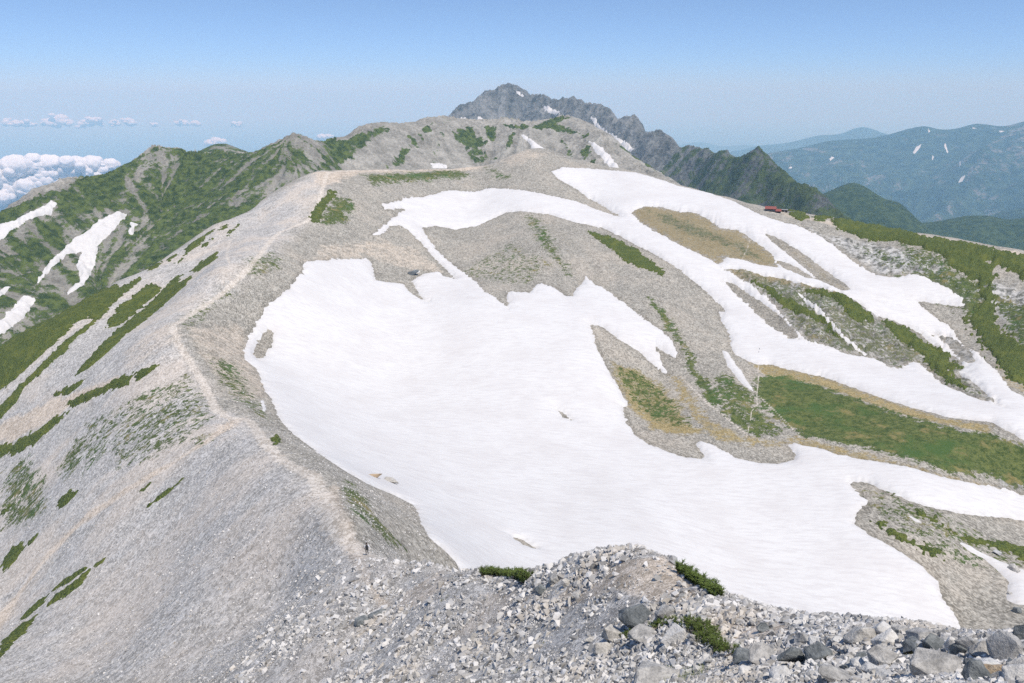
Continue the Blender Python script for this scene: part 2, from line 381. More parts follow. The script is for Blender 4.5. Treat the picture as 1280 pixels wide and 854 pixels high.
HILL2 = hill([(1080, 300, 4600), (1136, 281, 4600), (1169, 277, 4650), (1206, 270, 4700), (1236, 270, 4700), (1263, 275, 4700), (1280, 272, 4750), (1400, 262, 4800)], 0, 2800, 6500, 20, 45, 0.0022, 0.06, 90, 480, 53)
HILL3 = hill([(1150, 300, 9000), (1200, 282, 9000), (1247, 267, 9000), (1280, 260, 9200), (1400, 235, 9500)], 0, 5600, 12500, 24, 46, 0.003, 0.08, 120, 900, 55)
RANGE1 = hill([(800, 250, 13500), (860, 232, 13800), (900, 215, 14200), (951, 197, 14600), (984, 189.5, 15000), (1018, 181, 15300), (1052, 173, 15600), (1085, 170, 15800), (1105, 167, 16000), (1136, 160, 16000), (1156, 156, 16000), (1173, 160, 16000), (1199, 160, 16000), (1216, 156.5, 16000),
    (1236, 158, 16000), (1253, 160, 16000), (1280, 154.5, 16000), (1340, 150, 16000), (1420, 160, 16000)], 0, 8500, 22000, 8, 47, 0.0020, 0.06, 1500, 4600, 57, front=0.30)
RANGE2 = hill([(820, 205, 26000), (880, 196, 26000), (917, 189, 26500), (951, 182.5, 27000), (991, 177, 27500), (1025, 169, 28000), (1052, 167, 28000), (1068, 160.5, 28000), (1082, 159, 28000), (1099, 165, 28000), (1150, 176, 28000), (1250, 180, 28000)], 0, 20000, 36000, 9, 40, 0.003, 0.09, 380, 4200, 59, front=0.25)
RANGE3 = hill([(760, 190, 40000), (810, 184, 40000), (850, 181.5, 40000), (877, 178, 40000), (900, 183, 40000), (934, 181, 40000), (970, 186, 40000), (1050, 190, 40000)], 0, 32000, 50000, 5, 34, 0.003, 0.1, 250, 6000, 61, front=0.2)
# ------------------------------------------------------------------ outlines of snow, scrub and soil on the near mountain
S = NEARS
BOWL = [(305,436),(307,450),(320,461),(327,475),(330,487),(340,500),(349,525),(366,542),(385,556),(400,568),(430,588),(459,605),(492,619),(516,631),(524,643),(526,654),(536,671),(553,686),(569,702),(600,760),(700,790),(900,800),(1100,812),(1206,800),(1196,772),(1179,748),(1173,728),(1152,708),(1132,695),(1105,678),(1085,668),(1068,656),(1070,643),(1085,629),(1075,619),(1063,607),(1065,602),(1085,604),(1112,616),(1139,627),(1173,636),(1206,643),(1220,644),(1280,650),(1420,668),
 (1420,645),(1280,617),(1253,611),(1186,599),(1136,584),(1092,577),(1052,570),(1031,562),(994,555),(984,557),(994,567),(993,575),(974,580),(944,579),(917,572),(894,558),(875,550),(870,557),(882,570),(877,575),(850,570),(830,563),(810,555),(795,545),(785,530),(779,510),(784,505),(772,482),(757,457),(747,437),(742,420),(736,406),(741,404),(757,412),(775,425),(795,437),(812,452),(827,465),(836,470),(827,450),(819,432),(832,442),(845,449),(849,442),(840,425),(825,412),(800,395),(765,367),(745,355),(732,347),(730,352),(720,361),(717,371),(710,371),(695,361),(677,354),(671,356),(660,366),(635,365),(634,370),(636,387),(630,381),(622,374),(607,366),(595,352),(580,341),
 (565,330),(551,318),(534,298),(529,285),(544,282),(568,287),(595,283),(618,273),(632,266),(652,264),(686,268),(719,278),(753,285),(780,298),(830,325),(850,337),(877,360),(904,385),(905,390),(899,389),(900,397),(912,417),(914,431),(919,443),(934,451),(947,456),(961,455),(984,461),(1028,471),(1068,485),(1112,501),(1152,513),(1186,522),(1213,525),(1240,528),(1280,550),(1420,600),
 (1420,560),(1280,497),(1263,488),(1253,474),(1240,458),(1223,443),(1203,431),(1186,407),(1166,394),(1149,380),(1147,377),(1173,380),(1206,384),(1203,372),(1179,357),(1152,345),(1136,343),(1119,348),(1099,345),(1082,337),(1068,328),(1052,315),(1025,295),(998,283),(978,278),(951,269),(917,252),(884,242),(850,234),(830,227),(796,217),(743,212),(702,209),(689,214),(696,223),(722,238),(736,248),(756,258),(773,270),(776,272),(756,266),(739,260),(722,253),(689,245),(655,238),(612,235),(595,240),(561,238),(534,245),(507,248),(491,253),(477,256),(481,262),(497,261),(507,261),(495,270),(484,278),(466,294),(477,293),(487,283),(501,282),(511,288),(534,312),(552,332),(570,349),
 (555,346),(550,340),(530,342),(515,351),(520,360),(527,371),(535,378),(522,372),(510,364),(505,355),(490,354),(469,351),(465,332),(460,324),(430,324),(392,326),(379,330),(380,337),(362,360),(332,384),(325,399),(312,416)]
HOLES = [
 [(334,410),(344,415),(339,430),(331,445),(321,450),(315,442),(325,425)],
 [(695,511),(705,517),(714,525),(704,522)],
 [(640,671),(655,676),(670,686),(655,682)],
 [(788,265),(805,258),(825,259),(850,265),(867,265),(887,275),(900,285),(924,288),(937,298),(954,308),(968,322),(974,335),(951,332),(931,326),(905,322),(900,331),(870,316),(850,307),(820,290),(800,278)],
 [(954,292),(968,295),(1001,315),(1028,335),(1065,362),(1052,364),(1021,349),(991,322)],
 [(966,325),(982,328),(998,335),(1021,350),(1010,348),(998,343),(980,336)],
 [(902,351),(917,355),(951,377),(978,397),(1003,424),(988,424),(961,407),(927,374)],
 [(903,336),(931,337),(951,344),(984,350),(1025,360),(1042,363),(1068,375),(1092,393),(1119,402),(1146,415),(1166,432),(1199,449),(1206,458),(1199,468),(1220,481),(1250,507),(1220,498),(1179,481),(1149,454),(1136,453),(1126,461),(1115,461),(1092,448),(1065,444),(1048,439),(1028,431),(1005,424),(984,401),(961,374),(934,354),(917,343)],
 [(1171,418),(1186,421),(1213,438),(1220,454),(1206,454),(1186,434)],
 [(1094,375),(1107,381),(1100,379)],
 [(1163,418),(1168,420),(1167,423)],
]
NZ1 = fbm(S.X / 7, S.Y / 7, 71, 3); NZ2 = gnoise(S.X / 1.6, S.Y / 1.6, 77)
def cover(lst, soft=0.010, wob=0.010):
    """how far a kind of ground cover spreads: 0 .. 1"""
    D = np.zeros(S.X.shape, np.float32)
    for P, dens in lst:
        sd = S.sdist([S.poly(P, 110 if min(p[0] for p in P) > 1080 and max(p[1] for p in P) > 560 else 0)], 30.0)
        e = sd + wob * r2 * (NZ1 + 0.8 * ST2)
        D = np.maximum(D, dens * sstep(-soft, soft, e / r2))
    return D.astype(np.float32)
ROCK = [
 ([(1000,285),(1070,300),(1119,310),(1170,325),(1200,350),(1246,352),(1280,360),(1420,420),(1420,480),(1280,425),(1225,380),(1206,384),(1179,357),(1136,343),(1099,345),(1052,315)], .7),
 (HOLES[7], .75), (HOLES[8], .8),
 ([(650,275),(720,300),(800,350),(830,400),(800,400),(740,350),(690,330)], .25),
 ([(1240,590),(1290,600),(1290,617),(1250,611)], .8),
 ([(250,560),(330,540),(420,640),(460,720),(300,700)], .15),
]
A_ROCK = cover(ROCK, .02)
S.Z = S.Z + A_ROCK * (2.3 * (ridged(S.X / 15, S.Y / 15, 201, 4, .55) - .1) * 2.1 + 2.6 * ST2 + .5 * ST1) * np.clip(r2 / 400, .2, 1)
SMALL_SNOW = [   # outline, least distance, label
 ([(326,501),(330,501),(333,512),(329,515)], 0, "tiny white snow remnant on the bare slope between trail and bowl snowfield"),
 ([(994,364),(1003,369),(1025,386),(1052,416),(1085,445),(1079,444),(1048,419),(1020,390),(1000,371)], 0, "thin white snow ribbon running down a gully through the grassy cliff band"),
 ([(902,437),(910,441),(917,451),(931,471),(942,490),(933,484),(924,476),(910,458)], 0, "narrow white snow tongue pointing down to the trail fork in the meadow"),
 ([(1196,676),(1212,682),(1225,690),(1253,703),(1285,715),(1290,757),(1270,756),(1257,750),(1260,738),(1262,728),(1248,714),(1232,700),(1213,690)], 100, "ragged white snow strip among grey stones at the right edge of the moraine"),
 ([(1131,643),(1140,645),(1152,653),(1146,653)], 100, "small white snow sliver beside the green bushes on the moraine"),
 ([(388,553),(398,559),(412,566),(428,573),(422,573),(405,568)], 0, "thin white snow strip along the lower left rim of the bowl snowfield"),
 ([(510,341),(520,337),(526,339),(518,344)], 0, "small white snow patch against the dark boulder above the bowl snowfield"),
]
PINES = [   # outline, height, label
 ([(-60,445),(0,434),(24,417),(67,398),(111,373),(144,356),(148,362),(175,347),(171,354),(141,381),(131,391),(118,404),(111,396),(95,404),(72,426),(45,450),(15,478),(-20,505),(-60,540)], 1.3, "largest dark green dwarf pine blanket along the left skyline of the flank"),
 ([(131,391),(111,411),(94,424),(77,444),(60,458),(34,481),(20,502),(0,525),(-60,565),(-60,548),(0,508),(25,482),(55,452),(80,427),(113,404)], 1.1, "long dark green dwarf pine band below the pale gully of the left flank"),
 ([(134,411),(134,401),(151,381),(188,355),(203,359),(198,367),(184,377),(166,394),(150,406)], 1.2, "broad dark green dwarf pine patch above the split green bands of the left flank"),
 ([(198,369),(215,348),(228,344),(222,355),(242,344),(228,360),(202,384),(181,401),(158,418),(134,441),(111,461),(91,471),(111,448),(134,424),(160,402),(180,385)], 1.1, "forked dark green dwarf pine band descending the middle of the left flank"),
 ([(239,339),(255,325),(272,315),(269,324),(249,339)], 1.0, "slim dark green dwarf pine strip high on the grey scree beside the trail"),
 ([(64,495),(81,485),(108,473),(101,481),(87,493)], 1.0, "ragged green dwarf pine patch above the sandy strip of the left flank"),
 ([(82,505),(101,495),(134,481),(151,471),(165,471),(161,481),(134,488),(108,502),(89,510)], 1.1, "long green dwarf pine patch right of the sandy strip, below the teardrop one"),
 ([(166,466),(181,460),(198,456),(188,466),(171,476)], 1.0, "teardrop green dwarf pine patch at the upper end of a longer one"),
 ([(-60,560),(0,554),(10,557),(44,539),(77,518),(89,512),(74,528),(44,555),(13,569),(0,569),(-60,582)], 1.1, "curved green dwarf pine tongue under the sandy strip at the left edge"),
 ([(274,287),(285,279),(284,285),(277,289)], .8, "upper small pine spot near the skyline of the grey flank"),
 ([(281,295),(299,280),(297,286),(284,296)], .8, "short pine streak next to the small spot near the skyline"),
 ([(230,312),(245,300),(266,288),(255,301),(240,313),(234,316)], .9, "uneven pine streak on the flank under the skyline cliffs"),
 ([(250,310),(258,303),(266,298),(258,308)], .8, "small oval pine tuft right of an uneven pine streak"),
 ([(208,325),(223,315),(221,320),(211,328)], .8, "small oval pine tuft left of the long slim strip near the skyline"),
 ([(220,328),(233,317),(230,323),(223,330)], .8, "short pine streak between two green strips near the skyline"),
 ([(185,336),(201,327),(198,333),(189,338)], .8, "flat pine spot at the skyline above the broad patch"),
 ([(71,632),(77,621),(91,612),(97,616),(87,627),(76,637)], .9, "plump leaf-shaped dwarf pine patch alone on the scree above the tan gully"),
 ([(176,611),(186,606),(185,612),(178,616)], .7, "small round pine tuft on the upper edge of the tan gully"),
 ([(188,631),(202,617),(227,600),(222,606),(205,624)], .7, "thin green strip slanting down the scree just below the tan gully"),
 ([(2,706),(13,688),(30,678),(32,683),(20,701),(5,715)], .9, "leaf-shaped dwarf pine patch at the left edge above the tan gully"),
 ([(34,678),(47,668),(43,675),(38,680)], .7, "small pine tuft off the upper tip of the leaf-shaped patch at the left edge"),
 ([(64,742),(71,732),(111,705),(108,711),(85,729)], .8, "upper slim strip of the paired pine strips in the lower left scree"),
 ([(59,758),(67,747),(87,732),(109,716),(101,732),(81,748)], .9, "lower plump strip of the paired pine strips in the lower left scree"),
 ([(24,775),(37,762),(60,743),(57,753),(34,772)], .8, "green strip below the paired pine strips in the lower left scree"),
 ([(-30,845),(0,816),(7,799),(27,782),(45,770),(34,790),(17,802),(0,824),(-20,850)], .9, "lowest dwarf pine strip, running out of the picture at the left edge"),
 ([(119,705),(131,698),(128,703),(122,707)], .6, "small pine tuft upslope of the paired strips in the lower left scree"),
 ([(2,640),(10,634),(8,641),(4,644)], .7, "small dark pine tuft at the left edge beside the stony hollow"),
 ([(385,277),(396,256),(412,237),(420,239),(418,247),(405,262),(396,279)], 1.1, "dark green dwarf pine strip next to the trail on the summit shoulder"),
 ([(733,288),(763,295),(796,312),(832,340),(829,346),(803,335),(780,327),(766,313),(746,299)], .8, "slender green strip along the spur between the two upper snow arms"),
 ([(338,549),(347,545),(353,552),(345,556)], .7, "single round pine bush beside the trail above the bowl snowfield"),
 ([(984,263),(1005,264),(1011,273),(1000,276),(988,270)], 1.6, "dark green pine clump on the ridge just right of the red roofed hut"),
 ([(1016,271),(1027,268),(1039,272),(1030,277),(1020,276)], 1.5, "second dark pine clump on the ridge, farther right of the hut"),
 ([(1038,276),(1058,273),(1085,279),(1152,295),(1220,306),(1280,319),(1420,350),(1420,395),(1280,349),(1253,332),(1236,328),(1246,349),(1230,355),(1213,349),(1186,332),(1173,315),(1150,308),(1119,302),(1090,302),(1072,295),(1052,288)], 1.8, "wide dark green dwarf pine belt along the right ridge above grey rock"),
 ([(1204,398),(1216,386),(1224,374),(1216,352),(1232,352),(1246,370),(1243,387),(1257,414),(1280,431),(1420,520),(1420,545),(1285,486),(1263,476),(1240,449),(1222,427)], 1.2, "rough green pine slope falling to the snow at the right edge"),
 ([(934,347),(961,359),(994,377),(1025,394),(1048,421),(1038,417),(1011,395),(984,388),(968,372)], 1.0, "green scrub mat on the cliff top left of the thin snow ribbon"),
 ([(1000,361),(1025,362),(1052,367),(1078,384),(1092,397),(1090,404),(1065,401),(1052,387),(1041,372),(1015,367)], 1.0, "dark green scrub mat on the cliff top under the long snow arm"),
 ([(1099,398),(1136,408),(1152,424),(1186,441),(1201,460),(1190,464),(1213,491),(1179,478),(1160,460),(1152,445),(1126,428)], .9, "patchy green scrub on the lower end of the cliff band"),
 ([(1092,654),(1105,653),(1139,671),(1173,690),(1178,703),(1159,694),(1132,680),(1105,664)], .8, "low green bushes on the stony moraine beside the bowl snowfield"),
 ([(1116,617),(1142,633),(1166,647),(1186,660),(1210,668),(1280,681),(1400,700),(1400,720),(1280,701),(1246,688),(1206,678),(1173,659),(1142,641)], .7, "mixed green bushes along the far side of the moraine"),
]
GREEN = [   # outline, density
 ([(947,470),(985,471),(1028,482),(1068,497),(1112,513),(1152,525),(1200,536),(1240,542),(1290,562),(1420,600),(1420,660),(1290,612),(1240,600),(1180,588),(1130,572),(1080,560),(1050,556),(1010,545),(985,535),(960,515),(945,495)], 1.0),
 ([(893,470),(905,465),(925,480),(945,492),(950,510),(985,545),(960,545),(930,535),(905,505),(893,490)], .74),
 ([(812,371),(832,392),(850,417),(863,441),(873,464),(894,488),(920,515),(950,545),(925,535),(885,500),(860,465),(845,432),(828,405),(812,380)], .95),
 ([(757,450),(790,458),(815,472),(835,487),(855,515),(880,535),(850,538),(820,530),(800,515),(780,495),(768,475)], .6),
 ([(418,247),(437,248),(442,258),(434,278),(412,282),(397,280),(405,262)], .9),
 ([(450,217),(511,215),(545,213),(581,213),(588,222),(544,226),(467,233)], .78),
 ([(605,209),(615,208),(640,222),(620,226)], .8),
 ([(655,268),(672,272),(690,290),(704,322),(722,350),(712,348),(692,328),(669,302)], .7),
 ([(805,262),(830,266),(880,285),(930,305),(965,330),(930,320),(900,305),(850,290)], .7),
 ([(900,333),(935,340),(930,346)], .6),
 ([(0,590),(40,565),(60,600),(60,640),(30,660),(0,668)], .64),
 ([(70,590),(95,545),(115,548),(105,570),(85,600)], .66),
 ([(300,322),(345,315),(360,330),(330,350),(300,345)], .55),
 ([(255,440),(300,455),(325,500),(345,530),(320,520),(290,500),(265,470)], .55),
 ([(425,597),(445,604),(475,651),(512,691),(485,678),(459,654),(432,634)], .72),
 ([(150,500),(240,462),(262,500),(275,520),(220,560),(160,590),(130,580)], .5),
 ([(215,400),(262,372),(300,352),(290,375),(235,420)], .5),
 ([(100,530),(160,500),(140,560),(100,600)], .5),
 ([(240,548),(270,538),(262,552),(245,562)], .75),
 ([(870,250),(920,262),(1000,285),(980,282),(900,255)], .6),
 ([(560,345),(640,300),(700,330),(660,360)], .45),
 ([(1090,350),(1180,330),(1250,360),(1215,410),(1200,390)], .72), ([(1120,300),(1190,320),(1200,345),(1130,330)], .66),
 ([(1230,360),(1420,440),(1420,520),(1270,440)], .78),
 ([(1065,300),(1130,318),(1190,335),(1205,350),(1150,342),(1100,335),(1070,318)], .52), (HOLES[7], .58), ([(1060,610),(1100,650),(1180,700),(1280,730),(1280,690),(1180,640),(1110,612)], .45),
 ([(600,230),(690,250),(640,255)], .5),
 ([(560,700),(640,712),(690,706),(690,716),(640,722),(560,706)], .35),
]
DRY = [
 ([(935,452),(961,455),(984,461),(1028,471),(1068,485),(1112,501),(1152,513),(1186,523),(1240,531),(1240,545),(1112,516),(1028,486),(960,474)], .95),
 ([(975,540),(1010,548),(1080,565),(1130,578),(1180,594),(1253,608),(1240,613),(1180,600),(1092,577),(1052,572),(990,557)], .8),
 ([(757,448),(790,458),(815,472),(835,487),(855,515),(880,540),(850,545),(815,540),(795,520),(775,492)], .95),
 ([(835,470),(850,470),(885,520),(930,545),(985,552),(960,560),(890,550),(860,520)], .8),
 (HOLES[3], .95), (HOLES[4], .5), ([(900,331),(935,335),(1042,362),(1060,372),(990,358),(930,352),(905,340)], .9),
 ([(640,262),(700,270),(740,330),(790,400),(800,420),(740,340),(680,300),(640,280)], .3),
 ([(1130,440),(1200,465),(1230,495),(1180,480),(1140,452)], .6), ([(1240,440),(1262,470),(1300,490),(1300,500),(1255,480)], .7),
 ([(1105,620),(1150,640),(1200,672),(1180,672),(1130,645)], .5),
]
SAND = [
 ([(0,530),(60,503),(100,488),(150,470),(150,478),(90,505),(40,540),(0,556),(-40,560),(-40,540)], .9),
 ([(232,567),(285,525),(310,520),(270,548),(161,615),(101,660),(60,700),(30,740),(0,790),(-20,800),(-10,780),(35,722),(60,690),(110,640),(161,605)], .75),
 ([(380,335),(460,322),(520,340),(560,340),(520,310),(470,300),(400,305)], .45),
 ([(230,410),(300,400),(320,440),(340,500),(300,500),(250,450)], .45),
 ([(420,600),(450,680),(470,730),(500,760),(470,760),(430,690),(400,620)], .55),
 ([(505,740),(550,715),(570,725),(520,760),(490,765)], .6), ([(600,740),(680,735),(660,770),(600,790),(560,800)], .45),
 ([(750,700),(830,695),(880,740),(850,760),(770,740),(700,765),(690,750)], .7), ([(890,745),(960,775),(1040,795),(1060,815),(960,810),(880,790)], .65), ([(960,820),(1060,820),(1060,860),(960,860)], .5),
 ([(390,215),(450,212),(560,212),(610,206),(590,214),(450,217),(400,235)], .7), ([(620,202),(660,187),(690,192),(640,210)], .4),
 ([(150,440),(215,400),(235,420),(160,470)], .4),
 ([(930,255),(1000,270),(1060,280),(1160,294),(1280,316),(1280,322),(1160,298),(1000,275)], .6),
]
TRAILS = [   # centre line, half width
 ([(660,188),(640,192),(600,206),(560,212),(500,213),(430,214),(410,216),(403,236),(398,256),(384,277),(350,290),(339,300),(312,334),(289,357),(269,374),(240,392),(215,408),(222,428),(235,448),(249,471),(262,495),(269,512),(286,522),(312,525),(333,555),(353,576),(390,594),(403,617),(413,644),(437,678),(462,697)], 1.5),
 ([(288,300),(283,318),(287,330)], .8),
 ([(948,455),(948,478),(945,498),(947,505),(939,515),(937,530),(933,548)], .2), ([(946,493),(965,510),(985,530),(1000,545)], .3),
 ([(850,470),(880,500),(905,520),(935,545)], .4),
 ([(938,300),(932,315),(922,335)], .35),
 ([(965,266),(1000,272),(1060,280),(1100,286)], .9),
]
TR_SD = np.max([S.sdist([S.hit(np.interp(np.linspace(0, len(T) - 1, len(T) * 6), np.arange(len(T)), [p[0] for p in T]), np.interp(np.linspace(0, len(T) - 1, len(T) * 6), np.arange(len(T)), [p[1] for p in T]))], 6.0, line=True) / hw for T, hw in TRAILS], 0)

A_GREEN = cover(GREEN, .017); A_DRY = cover(DRY, .014); A_SAND = cover(SAND, .010, .008)
PALE = [([(640,854),(500,700),(462,697),(437,678),(403,617),(353,576),(312,525),(269,512),(235,448),(215,408),(269,374),(312,334),(384,277),(412,220),(400,214),(269,281),(218,315),(141,357),(0,434),(-150,500),(-150,854)], 1.0)]
A_PALE = np.maximum(cover(PALE, .02) * (0.75 + 0.3 * NZ1), 0.8 * sstep(70, 55, np.broadcast_to(r2, S.X.shape)))
A_TRAIL = sstep(1.7, 0.5, -TR_SD + 0.5 * NZ2 + 0.5 * NZ1).astype(np.float32)
# scrub roots: darker soil and litter under the pine mats is left to the mats themselves

SNOW_SD = S.sdist([S.poly(BOWL, 110)], 8.0)
A_WET = (sstep(-3.5, -.3, SNOW_SD + 1.2 * NZ1) * .8).astype(np.float32)
# ---- ground material
def ground_material():
    m = M('scree_ground', 0.92, 0.2)
    st1, st2 = m.attr('st1'), m.attr('st2'); near = m.attr('near')
    n_big = m.noise(0.03, 4); n_mid = m.noise(0.22, 5, 0.62); n_fine = m.noise(1.9, 5, 0.65, v=m.mapv((1.0, 0.45, 0.45), 0, v=m.mapv((1, 1, 1), R_(-12)))); n_grit = m.noise(11.0, 4, 0.65)
    gv = m.mapv((1.0, 0.42, 0.42), 0, v=m.mapv((1, 1, 1), R_(-24))); cell = m.sep(m.voro(2.9, v=gv, out='Color'))[0]; cell2 = m.sep(m.voro(0.8, out='Color'))[1]; cell3 = m.sep(m.voro(9.0, out='Color'))[2]
    c = lambda x, k: m.math('MULTIPLY', m.math('SUBTRACT', x, 0.5), k)
    v = m.math('ADD', m.math('MULTIPLY', n_mid, 0.5), m.math('MULTIPLY', n_fine, 0.5))
    v = m.math('ADD', v, c(cell, 0.60)); v = m.math('ADD', v, c(cell2, 0.30))
    v = m.math('ADD', v, m.math('MULTIPLY', near, m.math('ADD', c(cell3, 0.7), c(n_grit, 0.6))))
    v = m.math('ADD', v, m.math('MULTIPLY', st1, 0.03)); v = m.math('ADD', v, m.math('MULTIPLY', st2, 0.07)); v = m.math('ADD', v, c(n_big, 0.5))
    col = m.mix(m.rng(v, 0.0, 1.05), (0.155, 0.143, 0.118), (0.475, 0.445, 0.38))
    warm = m.rng(m.math('ADD', n_big, m.math('MULTIPLY', st2, 0.09)), 0.42, 0.7)
    col = m.mix(m.math('MULTIPLY', warm, 0.5), col, m.mix(m.rng(v, 0.2, 0.85), (0.22, 0.19, 0.15), (0.44, 0.385, 0.31)))
    pale = m.attr('pale')
    col = m.mix(m.math('MULTIPLY', pale, 0.75), col, m.mix(m.rng(v, -0.15, 1.15), (0.27, 0.26, 0.247), (0.75, 0.72, 0.685)))
    col = m.mix(m.math('MULTIPLY', pale, m.rng(m.math('ADD', n_big, m.math('MULTIPLY', st2, 0.10)), 0.42, 0.66, 0, 0.85)), col, m.mix(m.rng(v, 0, 1), (0.36, 0.305, 0.24), (0.60, 0.525, 0.44)))
    sand = m.rng(m.math('ADD', m.attr('sand'), c(n_mid, 0.9)), 0.15, 0.8)
    col = m.mix(m.math('MULTIPLY', sand, 0.85), col, m.mix(m.rng(v, 0.1, 0.9), (0.35, 0.285, 0.21), (0.66, 0.56, 0.45)))
    # bare cliff: bright faces, dark joints drawn down the slope
    rk = m.math('ADD', m.attr('rock'), c(n_fine, 0.6))
    rt = m.math('ADD', m.noise(0.24, 7, 0.68, v=m.mapv((1, 1, 0.45))), m.math('MULTIPLY', st1, 0.07))
    col = m.mix(m.rng(rk, 0.2, 0.6), col, m.mix(m.rng(rt, 0.36, 0.62), (0.10, 0.098, 0.08), (0.50, 0.485, 0.45)))
    # dry grass, then green, broken up by noise drawn down the fall line
    wv = m.n('VectorMath'); wv.operation = 'ADD'; m.l(m.pos, wv.inputs[0]); wn = m.n('VectorMath'); wn.operation = 'SCALE'; m.l(m.noise(0.8, 3, col=True), wn.inputs[0]); wn.inputs['Scale'].default_value = 1.6; m.l(wn.outputs[0], wv.inputs[1])
    tuft_ = m.sep(m.voro(0.62, v=wv.outputs[0], out='Color'))[0]; tuft2 = m.sep(m.voro(1.9, v=wv.outputs[0], out='Color'))[0]
    brk = m.math('ADD', m.math('MULTIPLY', tuft_, 0.42), m.math('MULTIPLY', tuft2, 0.24))
    brk = m.math('ADD', brk, m.math('ADD', m.math('MULTIPLY', n_mid, 0.34), m.math('ADD', m.math('MULTIPLY', st1, 0.10), m.math('MULTIPLY', st2, 0.07))))
    dry = m.rng(m.math('ADD', m.math('MULTIPLY', m.attr('dry'), 1.0), m.math('MULTIPLY', brk, -1.0)), -0.12, 0.4)
    dcol = m.mix(m.rng(m.math('ADD', n_fine, c(tuft2, .3)), 0.3, 0.7), (0.20, 0.150, 0.055), (0.40, 0.315, 0.15))
    dcol = m.mix(m.rng(brk, 0.5, 0.8, 0.0, 0.55), dcol, (0.09, 0.105, 0.035))
    col = m.mix(m.math('MULTIPLY', dry, 0.9), col, dcol)
    gr = m.rng(m.math('SUBTRACT', m.math('MULTIPLY', m.attr('green'), 1.06), brk), -0.02, 0.16)
    gcol = m.mix(m.rng(m.math('ADD', m.noise(0.35, 5, 0.65), c(tuft2, .25)), 0.3, 0.7), (0.042, 0.066, 0.017), (0.130, 0.148, 0.046))
    gcol = m.mix(m.rng(m.noise(0.06, 4), 0.5, 0.68, 0, .8), gcol, (0.055, 0.105, 0.026))
    gcol = m.mix(m.rng(m.noise(0.10, 6, .65), 0.54, 0.68, 0, .8), gcol, (0.24, 0.195, 0.08))
    col = m.mix(gr, col, gcol)
    tr = m.rng(m.math('ADD', m.attr('trail'), m.math('ADD', c(n_fine, 0.8), c(n_mid, 1.2))), 0.2, 1.0)
    col = m.mix(m.math('MULTIPLY', tr, 0.7), col, m.mix(m.rng(v, 0.1, 0.9), (0.42, 0.365, 0.295), (0.70, 0.635, 0.55)))
    col = m.mix(m.math('MULTIPLY', m.attr('wet'), 0.45), col, m.mix(m.rng(v, 0.1, 0.9), (0.09, 0.08, 0.062), (0.27, 0.24, 0.19)))
    h = m.math('ADD', m.math('MULTIPLY', n_fine, 0.45), m.math('MULTIPLY', cell, 0.3))
    h = m.math('ADD', h, m.math('MULTIPLY', m.math('MULTIPLY', rt, m.rng(m.attr('rock'), 0.1, 0.6)), 1.6))
    h = m.math('ADD', h, m.math('MULTIPLY', gr, m.math('MULTIPLY', tuft_, 0.8)))
    nb = m.bump(h, 0.34, 0.65); nb = m.bump(n_mid, 0.7, 0.3, nb)
    nb = m.bump(m.math('MULTIPLY', near, m.math('ADD', cell3, n_grit)), 0.06, 0.8, nb)
    return m.done(col, nb)
GROUND = ground_material()
sheet_obj('ground', S, GROUND, dict(st1=ST1, st2=ST2, green=A_GREEN, dry=A_DRY, sand=A_SAND, rock=A_ROCK, wet=A_WET, trail=A_TRAIL, pale=A_PALE, near=sstep(170, 60, np.broadcast_to(r2, S.X.shape))), kind='structure')

# ---- snow
def snow_material():
    m = M('summer_snow', 0.75, 0.3)
    d = m.noise(0.05, 5, 0.6); f = m.noise(0.9, 4, 0.6); rip = m.noise(1.0, 5, 0.65, v=m.mapv((0.16, 0.75, 0.3), 0.6)); cup = m.voro(0.7, v=m.mapv((0.6, 1.2, 0.6), 0.6))
    col = m.mix(m.rng(d, 0.35, 0.75), (0.625, 0.612, 0.588), (0.575, 0.555, 0.530))
    col = m.mix(m.rng(rip, 0.40, 0.70, 0, .6), col, (0.505, 0.480, 0.462))
    grit = m.math('MULTIPLY', m.rng(m.noise(1.6, 6, 0.74), 0.58, 0.74), m.math('ADD', 0.25, m.rng(m.noise(0.022, 4), 0.47, 0.62)))
    col = m.mix(m.math('MULTIPLY', grit, 0.4), col, (0.33, 0.31, 0.28))
    edge = m.rng(m.attr('edge'), 0.0, 1.0, 1.0, 0.0)
    col = m.mix(m.math('MULTIPLY', m.math('MULTIPLY', edge, m.rng(f, 0.4, 0.7)), 0.4), col, (0.42, 0.39, 0.34))
    nb = m.bump(rip, 0.30, 0.2); nb = m.bump(m.math('ADD', f, cup), 0.12, 0.3, nb)
    return m.done(col, nb)
SNOW = snow_material()
def snow_patch(name, polys, holes, label, rmin=0, cat='snow patch', thick=1.0, rag=1.0, S=S, zb=ZBASE, mat=SNOW, st=(ST1, ST2), noi=None):
    rr = S.r[:, None]; sd = S.sdist([S.poly(P, rmin) for P in polys], 24.0)
    for Hh in holes:
        hs = S.sdist([S.poly(Hh, rmin)], 24.0); sd = np.minimum(sd, -hs)
    n1 = fbm(S.X / 5, S.Y / 5, 83, 3)
    k = rr * 0.0036 * rag
    sd = sd + np.where(sd > -20, k * (0.8 * n1 + 0.6 * st[0] + 0.5 * st[1] + (0.45 * NZ2 if S is NEARS else 0)), 0)
    t = thick * (0.7 + 0.0032 * rr)
    h = np.where(sd > 0, t * (1 - np.exp(-np.maximum(sd, 0) / (1.7 * t))), sd * 0.45)
    mm = sstep(0, 9, sd)
    Z = S.Z + h
    Z = np.where(sd > 0, np.maximum((zb * mm + S.Z * (1 - mm)) + h, S.Z + 0.25 * np.minimum(h, 1.0)), Z)
    return sheet_obj(name, S, mat, dict(edge=np.clip(sd / 2.5, 0, 1)), Z=Z, keep=sd > -0.9 - 0.0015 * rr, label=label, category=cat)
